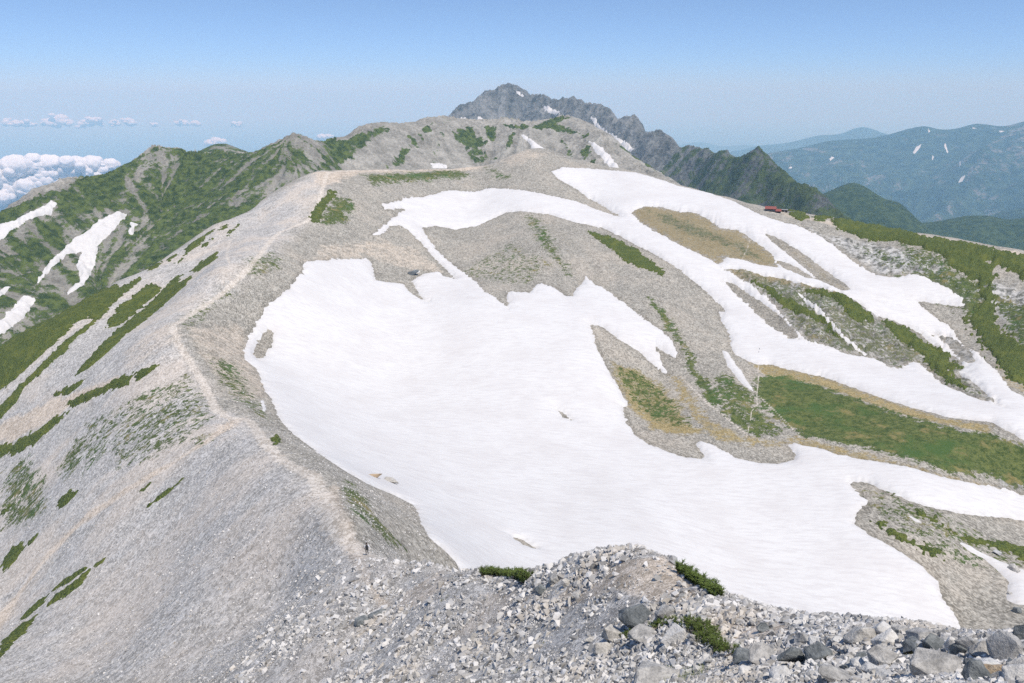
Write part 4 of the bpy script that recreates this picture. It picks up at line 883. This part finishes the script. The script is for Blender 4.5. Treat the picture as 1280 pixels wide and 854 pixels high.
# ------------------------------------------------------------------ plants of the near spur
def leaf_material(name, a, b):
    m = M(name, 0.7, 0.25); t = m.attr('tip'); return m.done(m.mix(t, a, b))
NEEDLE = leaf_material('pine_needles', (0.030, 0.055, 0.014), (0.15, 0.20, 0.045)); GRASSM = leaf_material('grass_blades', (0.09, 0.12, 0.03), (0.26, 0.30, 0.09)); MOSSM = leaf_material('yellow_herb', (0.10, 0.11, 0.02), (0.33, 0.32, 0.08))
BARK = M('bark', 0.9, 0.2); BARK = BARK.done(BARK.mix(BARK.noise(20, 4), (0.10, 0.075, 0.05), (0.22, 0.18, 0.14)))
def needle_bush(spots, label, hgt, shoots, nl, group=None, nneed=46):
    """spots: picture points it covers; upright brush-like shoots on low spreading branches"""
    g = random.Random(len(label)); P = [S.hit(px, py)[0] for px, py in spots]
    base = np.mean(P, 0); z0 = float(S.z(*base)); root = bpy.data.objects.new('dwarf_pine_bush', None); C.objects.link(root); root.location = (base[0], base[1], z0)
    root['label'] = label; root['category'] = 'bush'
    if group: root['group'] = group
    V, F, T = [], [], []; BV, BF = [], []
    def tube(a, b, r0, r1):
        d = (b - a).normalized(); u = d.orthogonal().normalized(); w_ = d.cross(u); k0 = len(BV)
        for q, rr_ in ((a, r0), (b, r1)):
            for j in range(5): BV.append(q + (u * math.cos(j * 1.2566) + w_ * math.sin(j * 1.2566)) * rr_)
        for j in range(5): BF.append((k0 + j, k0 + (j + 1) % 5, k0 + 5 + (j + 1) % 5, k0 + 5 + j))
    for s_ in range(shoots):
        a, b = g.choice(P), g.choice(P); f = g.random(); x_, y_ = a[0] + (b[0] - a[0]) * f + g.gauss(0, .07), a[1] + (b[1] - a[1]) * f + g.gauss(0, .07)
        zz_ = float(S.z(x_, y_)); hh = hgt * g.uniform(.45, 1.0)
        foot = Vector((x_, y_, zz_)) - root.location; lean = Vector((g.gauss(0, .35), g.gauss(0, .35), 1)).normalized()
        m0 = foot + lean * hh * .35; top = m0 + (lean + Vector((0, 0, .8))).normalized() * hh * .65
        side = Vector((g.gauss(0, .12), g.gauss(0, .12), -.05)); tube(foot + side, m0, hgt * .03, hgt * .022); tube(m0, top, hgt * .022, hgt * .008)
        for k in range(nneed):
            q = m0.lerp(top, (k + g.random()) / nneed) if k > nneed * .15 else foot.lerp(m0, .5 + .5 * g.random())
            d = Vector((g.gauss(0, 1), g.gauss(0, 1), g.uniform(.3, 1.6))).normalized(); u = d.orthogonal().normalized() * nl * .085; k0 = len(V)
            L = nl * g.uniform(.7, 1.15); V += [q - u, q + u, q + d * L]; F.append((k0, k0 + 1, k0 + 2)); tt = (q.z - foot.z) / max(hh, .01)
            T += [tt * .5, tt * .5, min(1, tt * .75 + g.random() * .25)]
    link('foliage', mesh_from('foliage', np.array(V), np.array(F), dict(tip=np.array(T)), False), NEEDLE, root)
    link('branches', mesh_from('branches', np.array(BV), np.array(BF), {}, True), BARK, root)
    return root
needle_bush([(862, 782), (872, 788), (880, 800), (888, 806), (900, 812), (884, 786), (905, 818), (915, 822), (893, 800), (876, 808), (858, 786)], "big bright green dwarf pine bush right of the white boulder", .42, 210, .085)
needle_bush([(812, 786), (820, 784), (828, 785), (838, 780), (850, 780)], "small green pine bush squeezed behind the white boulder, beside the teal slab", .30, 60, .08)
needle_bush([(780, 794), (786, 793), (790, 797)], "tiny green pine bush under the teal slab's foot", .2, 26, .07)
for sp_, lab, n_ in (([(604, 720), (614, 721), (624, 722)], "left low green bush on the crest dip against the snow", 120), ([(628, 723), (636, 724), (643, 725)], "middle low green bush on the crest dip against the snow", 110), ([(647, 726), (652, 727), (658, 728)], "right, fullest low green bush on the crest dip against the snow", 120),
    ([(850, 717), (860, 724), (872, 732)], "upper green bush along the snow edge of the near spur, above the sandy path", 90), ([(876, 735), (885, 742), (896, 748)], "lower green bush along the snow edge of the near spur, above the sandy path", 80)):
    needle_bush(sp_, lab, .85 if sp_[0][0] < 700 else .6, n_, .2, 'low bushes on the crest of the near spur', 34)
def tuft(px, py, wpx, hgt, n, label, mat, name='grass_tuft', cat='grass'):
    g = random.Random(px * 7 + py); x0, y0 = S.hit(px, py)[0]; z0 = float(S.z(x0, y0)); R = wpx * math.hypot(x0, y0, z0) / 960 / 2
    V, F, T = [], [], []
    for k in range(n):
        a = g.uniform(0, 6.28); q = R * math.sqrt(g.random()); x_, y_ = q * math.cos(a), q * math.sin(a) * 1.0; zz_ = float(S.z(x0 + x_, y0 + y_)) - z0
        h = hgt * g.uniform(.5, 1.1); d = Vector((g.gauss(0, .4), g.gauss(0, .4), 1)); p0 = Vector((x_, y_, zz_ - .01)); p1 = p0 + d * h * .55; p2 = p1 + (d + Vector((d.x, d.y, -.4))) * h * .4
        u = Vector((math.cos(a * 3), math.sin(a * 3), 0)) * hgt * .03; k0 = len(V)
        V += [p0 - u, p0 + u, p1 + u * .8, p1 - u * .8, p2, p2]; F.append((k0, k0 + 1, k0 + 2, k0 + 3)); F.append((k0 + 3, k0 + 2, k0 + 4, k0 + 5)); T += [0, 0, .5, .5, 1, 1]
    o = link(name, mesh_from(name, np.array(V), np.array(F), dict(tip=np.array(T)), False), mat, label=label, category=cat); o.location = (x0, y0, z0); return o
tuft(858, 845, 46, .17, 260, "long-bladed green grass tuft at the bottom edge below the white boulder", GRASSM)
tuft(838, 836, 24, .12, 110, "smaller yellowish grass tuft left above the long-bladed one", GRASSM)
tuft(1031, 838, 12, .12, 80, "grass tuft at the right foot of the dark upright slab", GRASSM)
tuft(1064, 836, 18, .07, 70, "low bright green herb on the sand between slab and flat-topped boulder", GRASSM, 'herb', 'plant')
tuft(1119, 817, 9, .09, 60, "bright yellow green herb cushion in the lower right rubble", MOSSM, 'herb', 'plant')
tuft(1142, 820, 14, .09, 70, "brown and yellow herb cushion right of the bright one in the rubble", MOSSM, 'herb', 'plant')
tuft(982, 771, 9, .12, 60, "lone green herb on the near spur's edge against the snow", GRASSM, 'herb', 'plant')
tuft(614, 837, 14, .12, 70, "green herb cushion in the grey rubble near the bottom edge, left one", GRASSM, 'herb', 'plant')
tuft(648, 838, 16, .12, 80, "yellow green herb cushion in the rubble, right of the left one", MOSSM, 'herb', 'plant')
tuft(634, 823, 8, .1, 40, "small herb just above the two cushions in the grey rubble", MOSSM, 'herb', 'plant')
tuft(555, 749, 12, .2, 60, "olive herb strip in the upper left rubble of the near spur", MOSSM, 'herb', 'plant')
tuft(452, 816, 6, .15, 40, "single small herb in the lower left rubble", GRASSM, 'herb', 'plant')
tuft(678, 805, 9, .1, 50, "small herb beside grey stones in the middle of the rubble", MOSSM, 'herb', 'plant')

# ------------------------------------------------------------------ the mountain hut
def mat(name, col, rough=.8): m = M(name, rough, .3); return m.done(m.mix(m.noise(1.5, 4), tuple(c * .85 for c in col), tuple(min(1, c * 1.12) for c in col)))
WALLM, REDM, WHM, GLM, STM = mat('brown_timber', (0.07, 0.05, 0.042)), mat('red_roof', (0.24, 0.075, 0.06)), mat('pale_wall', (0.6, 0.58, 0.56)), mat('window_glass', (0.04, 0.05, 0.06), .2), mat('stone_wall', (0.3, 0.29, 0.28))
def boxes(L):
    V, F = [], []
    for (x0, y0, z0, x1, y1, z1) in L:
        k = len(V); V += [(x, y, z) for z in (z0, z1) for x, y in ((x0, y0), (x1, y0), (x1, y1), (x0, y1))]
        F += [(k, k + 3, k + 2, k + 1), (k + 4, k + 5, k + 6, k + 7), (k, k + 1, k + 5, k + 4), (k + 1, k + 2, k + 6, k + 5), (k + 2, k + 3, k + 7, k + 6), (k + 3, k, k + 4, k + 7)]
    return np.array(V, float), np.array(F)
def part(name, L, m, parent): V, F = boxes(L); return link(name, mesh_from(name, V, F, {}, False), m, parent)
def gable(name, x0, x1, y0, y1, z, h, t, m, parent):
    """ridge along x, eaves to the front and back"""
    ym = (y0 + y1) / 2
    V = [(x0, y0, z), (x0, ym, z + h), (x0, y1, z), (x1, y0, z), (x1, ym, z + h), (x1, y1, z)]; V += [(a, b, c + t) for a, b, c in V]
    F = [(0, 3, 4, 1), (1, 4, 5, 2), (6, 7, 10, 9), (7, 8, 11, 10), (0, 6, 9, 3), (2, 5, 11, 8), (0, 1, 7, 6), (1, 2, 8, 7), (3, 9, 10, 4), (4, 10, 11, 5)]
    return link(name, mesh_from(name, np.array(V), np.array(F), {}, False), m, parent)
def root_at(name, x, y, z, label, cat, yaw=0):
    o = bpy.data.objects.new(name, None); C.objects.link(o); o.location = (x, y, z); o.rotation_euler = (0, 0, yaw); o['label'] = label; o['category'] = cat; return o
hx, hy = S.hit(966, 264.6)[0]; hz = float(S.z(hx, hy)); yaw = -math.atan2(hx, hy)
hut = root_at('mountain_hut', hx, hy, hz, "mountain hut with red gable roofs and dark walls, standing on the right ridge", 'hut', yaw)
hut.scale = (.76, .76, .76)
part('wall', [(-8.2, -2, -2.5, 3.0, 5, 3.3)], WALLM, hut); part('wall', [(3.03, -3.2, -2.5, 8.4, 3.2, 1.3)], WALLM, hut)
r1_ = gable('roof', -8.9, 3.5, -3.0, 6.0, 3.0, 2.5, .22, REDM, hut); part('chimney', [(1.2, 1.4, 5.2, 1.8, 2.0, 6.4)], STM, r1_)
gable('roof', 2.6, 9.2, -4.2, 4.2, 1.0, 2.1, .22, REDM, hut)
for xx in (-7, -5.2, -3.4, -1.6, .2):
    f_ = part('window', [(xx, -2.08, .9, xx + 1.1, -2.0, 2.0)], WHM, hut); part('pane', [(xx + .1, -2.11, 1.0, xx + 1.0, -2.083, 1.9)], GLM, f_)
d_ = part('door', [(1.5, -2.1, -.6, 2.4, -2.003, 1.6)], STM, hut); part('handle', [(2.2, -2.16, .4, 2.28, -2.103, .5)], WHM, d_)
part('end_wall', [(8.43, -2.6, -2.5, 9.0, 2.6, 1.0)], WHM, hut); part('foundation', [(-8.6, -2.6, -3.2, 3.0, -2.12, -.7)], STM, hut)
sx0, sy0 = S.hit(980.5, 265.2)[0]; sh = root_at('storage_shed', sx0, sy0, float(S.z(sx0, sy0)), "small dark flat shed just right of the red roofed hut", 'shed', yaw)
part('wall', [(-2.6, -1.6, -1.5, 2.4, 1.8, 2.0)], WALLM, sh); part('roof', [(-2.9, -1.9, 2.0, 2.7, 2.1, 2.25)], STM, sh); part('door', [(-.5, -1.66, -.3, .5, -1.603, 1.6)], STM, sh)
wx, wy = S.hit(988, 266.2)[0]; wl = root_at('terrace_wall', wx, wy, float(S.z(wx, wy)), "low pale stone terrace wall right of the hut and shed", 'wall', yaw)
part('stonework', [(-3.5, -.4, -1.5, 3.2, .4, 1.0)], WHM, wl); part('coping', [(-3.6, -.5, 1.0, 3.3, .5, 1.15)], STM, wl)

# ------------------------------------------------------------------ hikers
SHIRT, TROU, SKIN, PACK, HAIR, BOOT = mat('white_shirt', (0.72, 0.72, 0.74)), mat('charcoal_trousers', (0.035, 0.035, 0.038)), mat('skin', (0.45, 0.29, 0.21)), mat('black_pack', (0.03, 0.032, 0.034)), mat('dark_hair', (0.03, 0.022, 0.018)), mat('brown_boots', (0.08, 0.055, 0.04))
def person_mesh():
    J = dict(pel=(0, 0, .93), wai=(0, 0, 1.08), che=(0, .02, 1.30), nec=(0, .01, 1.47), hd0=(0, .025, 1.57), hd1=(0, .03, 1.70),
        shl=(-.19, .0, 1.40), ell=(-.26, -.03, 1.13), wrl=(-.25, .10, .92), hal=(-.24, .14, .85), shr=(.19, .0, 1.40), elr=(.28, -.05, 1.15), wrr=(.30, .13, 1.02), har=(.29, .19, .99),
        hil=(-.10, 0, .88), knl=(-.115, .07, .50), anl=(-.12, -.03, .10), tol=(-.13, .12, .04), hir=(.10, 0, .88), knr=(.115, .03, .49), anr=(.12, .10, .09), tor=(.13, .25, .04))
    Rr = dict(pel=.15, wai=.135, che=.16, nec=.06, hd0=.085, hd1=.085, shl=.075, ell=.05, wrl=.034, hal=.04, shr=.075, elr=.05, wrr=.034, har=.04, hil=.095, knl=.065, anl=.045, tol=.04, hir=.095, knr=.065, anr=.045, tor=.04)
    E = [('pel', 'wai'), ('wai', 'che'), ('che', 'nec'), ('nec', 'hd0'), ('hd0', 'hd1'), ('che', 'shl'), ('shl', 'ell'), ('ell', 'wrl'), ('wrl', 'hal'), ('che', 'shr'), ('shr', 'elr'), ('elr', 'wrr'), ('wrr', 'har'),
         ('pel', 'hil'), ('hil', 'knl'), ('knl', 'anl'), ('anl', 'tol'), ('pel', 'hir'), ('hir', 'knr'), ('knr', 'anr'), ('anr', 'tor')]
    ks = list(J); me = bpy.data.meshes.new('body'); me.from_pydata([J[k] for k in ks], [(ks.index(a), ks.index(b)) for a, b in E], [])
    o = bpy.data.objects.new('tmp', me); C.objects.link(o); o.modifiers.new('s', 'SKIN'); o.modifiers.new('d', 'SUBSURF').levels = 2
    sv_ = me.skin_vertices[0].data
    for i, k in enumerate(ks): sv_[i].radius = (Rr[k], Rr[k] * (.72 if k in ('pel', 'wai', 'che') else 1)); sv_[i].use_root = k == 'pel'
    dg = bpy.context.evaluated_depsgraph_get(); dg.update(); out = bpy.data.meshes.new_from_object(o.evaluated_get(dg)); bpy.data.objects.remove(o)
    out.name = 'body'; out.materials.clear()
    for mm_ in (SHIRT, TROU, SKIN, BOOT): out.materials.append(mm_)
    for p in out.polygons:
        c = p.center; p.use_smooth = True
        arm = abs(c.x) > .2 and c.z > .8
        p.material_index = 2 if c.z > 1.47 or (arm and c.z < 1.12) else 0 if c.z > .98 or arm else 3 if c.z < .13 else 1
    return out
def lathe_blob(name, L, m, parent):
    """soft box or cap: (centre, size, power)"""
    bm = bmesh.new()
    for c, sz, pw in L:
        r_ = bmesh.ops.create_icosphere(bm, subdivisions=3, radius=1)
        for v in r_['verts']:
            d = v.co.copy(); k = (abs(d.x) ** pw + abs(d.y) ** pw + abs(d.z) ** pw) ** (-1 / pw); v.co = Vector((c[0] + d.x * k * sz[0], c[1] + d.y * k * sz[1], c[2] + d.z * k * sz[2]))
    for f in bm.faces: f.smooth = True
    me = bpy.data.meshes.new(name); bm.to_mesh(me); bm.free(); return link(name, me, m, parent)
BODY = person_mesh()
def person(px, py, yaw, label, rmin=0, group=None):
    x, y = S.hit(px, py, rmin)[0]; z = float(S.z(x, y)) + (0.0 if rmin == 0 else .9)
    o = link('person', BODY, None, label=label, category='hiker'); o.location = (x, y, z); o.rotation_euler = (0, 0, yaw)
    if group: o['group'] = group
    return o
for (px_, py_, lab_) in ((949, 441, "upper of two tiny dark hikers crossing the snow above the meadow trail"), (948, 445, "lower of two tiny dark hikers crossing the snow above the meadow trail")):
    t_ = person(px_, py_, R_(5), lab_, 300, 'hikers on the far snow'); t_.location.z += .6
h1 = person(459, 694.2, R_(14), "hiker in white shirt with a black backpack walking away down the ridge trail")
pk = lathe_blob('backpack', [((0, -.23, 1.24), (.17, .13, .30), 4), ((0, -.35, 1.16), (.11, .05, .14), 4), ((0, -.22, 1.52), (.13, .10, .06), 3)], PACK, h1)
for sx_ in (-1, 1): lathe_blob('strap', [((sx_ * .115, -.01, 1.33), (.028, .165, .16), 2.5)], PACK, pk)
lathe_blob('hair', [((0, .005, 1.70), (.105, .112, .10), 2)], HAIR, h1)
for sx_ in (-1, 1): lathe_blob('eye', [((sx_ * .035, .118, 1.665), (.012, .01, .01), 2)], HAIR, h1)
lathe_blob('nose', [((0, .125, 1.64), (.014, .02, .022), 2)], SKIN, h1)

# ------------------------------------------------------------------ clouds
def cloud_material():
    m = M('cloud_white', 1.0, 0.0); m.b.inputs['Base Color'].default_value = (0.93, 0.93, 0.94, 1)
    tr_ = m.n('BsdfTranslucent'); tr_.inputs['Color'].default_value = (0.93, 0.93, 0.95, 1); mix = m.n('MixShader'); mix.inputs[0].default_value = .4
    m.l(m.b.outputs[0], mix.inputs[1]); m.l(tr_.outputs[0], mix.inputs[2]); m.l(mix.outputs[0], m.out.inputs['Surface']); return m.m
CLOUD = cloud_material(); ICO = {}
def cloud(spots, r, label, seed, squash=.75, group='clouds over the sea'):
    """spots: (px, py, radius in picture points); billows heaped from many smaller ones"""
    g = np.random.default_rng(seed); V, F, base = [], [], 0; mpp = r / 960
    if 4 not in ICO:
        bm = bmesh.new(); bmesh.ops.create_icosphere(bm, subdivisions=4, radius=1); ICO[4] = (np.array([v.co for v in bm.verts]), np.array([[v.index for v in f.verts] for f in bm.faces])); bm.free()
    P, T = ICO[4]
    for px, py, rp in spots:
        c = np.array(at(px, py, r)); R0 = rp * mpp
        for k in range(7):
            d = g.normal(size=3) * np.array([.75, .75, .42]) * R0 * (k > 0); R1 = R0 * (1 if k == 0 else g.uniform(.3, .65))
            W = P * R1 * np.array([1.15, 1.15, squash]); q = (W + c + d) / (R0 * .8)
            n_ = .5 * fbm(q[:, 0] + q[:, 2] * .7, q[:, 1] - q[:, 2] * 1.1, seed, 5, .6) + .12 * (1 - np.abs(gnoise(q[:, 0] * 3.1 + q[:, 2] * 2.3, q[:, 1] * 3.1 + q[:, 2] * 2.9, seed + 3)))
            W = W * (1 + .65 * n_)[:, None]
            V.append(W + c + d); F.append(T + base); base += len(P)
    link('cloud', mesh_from('cloud', np.concatenate(V), np.concatenate(F), {}, True), CLOUD, label=label, category='cloud', group=group)
_g = random.Random(3); _bank = []
for k in range(46):
    px_ = _g.uniform(-70, 146); top_ = np.interp(px_, [-70, -10, 20, 60, 100, 135, 150], [196, 198, 203, 201, 202, 199, 204]); low_ = np.interp(px_, [-70, 30, 80, 110, 150], [255, 250, 236, 222, 208])
    rp_ = np.interp(px_, [-70, 60, 150], [15, 11, 6]) * _g.uniform(.7, 1.25); _bank.append((px_, max(top_ + rp_ * .5, _g.uniform(top_, low_)), rp_))
cloud(_bank, 13500, "big white cumulus bank over the sea behind the left end of the green ridge", 501, .9)
for sp_, lab, sd_ in (([(8, 154, 4), (20, 154.5, 4.5), (33, 155, 4), (40, 156, 2.5)], "flat white cloud on the sea horizon at the left edge", 511), ([(58, 153, 4), (68, 152, 5.5), (77, 149, 6), (86, 153, 4)], "tallest small white cloud on the sea horizon", 513), ([(102, 155, 3.5), (112, 154, 4.5), (120, 151, 4.5), (124, 154, 3)], "double-topped small white cloud right of the tallest one on the sea horizon", 515),
    ([(141, 154, 3.5), (146, 155, 3)], "small round white cloud left of a taller round one on the sea horizon", 517), ([(160, 151, 4), (164, 154, 4.5)], "taller round white cloud in the middle of the row on the sea horizon", 519), ([(193, 156, 3)], "tiny white cloud dot in the row on the sea horizon", 521), ([(222, 154, 3), (230, 153.5, 4)], "left one of two touching white clouds on the sea horizon", 523), ([(243, 154, 3.5), (248, 155, 2.5)], "right one of two touching white clouds on the sea horizon", 525), ([(292, 154, 2.5), (300, 154.5, 3)], "last small white cloud at the right end of the row on the sea horizon", 527)):
    cloud(sp_, 38000, lab, sd_)
cloud([(262, 179, 5), (270, 177, 6), (276, 183, 5)], 34000, "small white cloud puff peeping over the green dome", 531)
cloud([(402, 172, 5), (410, 171, 4)], 34000, "small white cloud puff over the dip between green ridge and rounded summit", 533)
# ------------------------------------------------------------------ the air
def haze():
    bm = bmesh.new(); bmesh.ops.create_cube(bm, size=1)
    top, bot, R = 250.0, -2950 - 190000 ** 2 / (2 * 7.4e6) - 5, 200000.0
    for v in bm.verts: v.co = (v.co.x * 2 * R, v.co.y * 2 * R, top if v.co.z > 0 else bot)
    me = bpy.data.meshes.new('haze'); bm.to_mesh(me); bm.free()
    mt = bpy.data.materials.new('haze'); mt.use_nodes = True; t = mt.node_tree; t.nodes.clear()
    o = t.nodes.new('ShaderNodeOutputMaterial'); v = t.nodes.new('ShaderNodeVolumePrincipled')
    v.inputs['Color'].default_value = (0.43, 0.76, 1.0, 1); v.inputs['Absorption Color'].default_value = (0.76, 0.76, 0.76, 1); v.inputs['Density'].default_value = HAZE; v.inputs['Anisotropy'].default_value = -0.1
    t.links.new(v.outputs[0], o.inputs['Volume'])
    link('haze', me, mt, kind='stuff')
HAZE = 5.4e-5
haze()
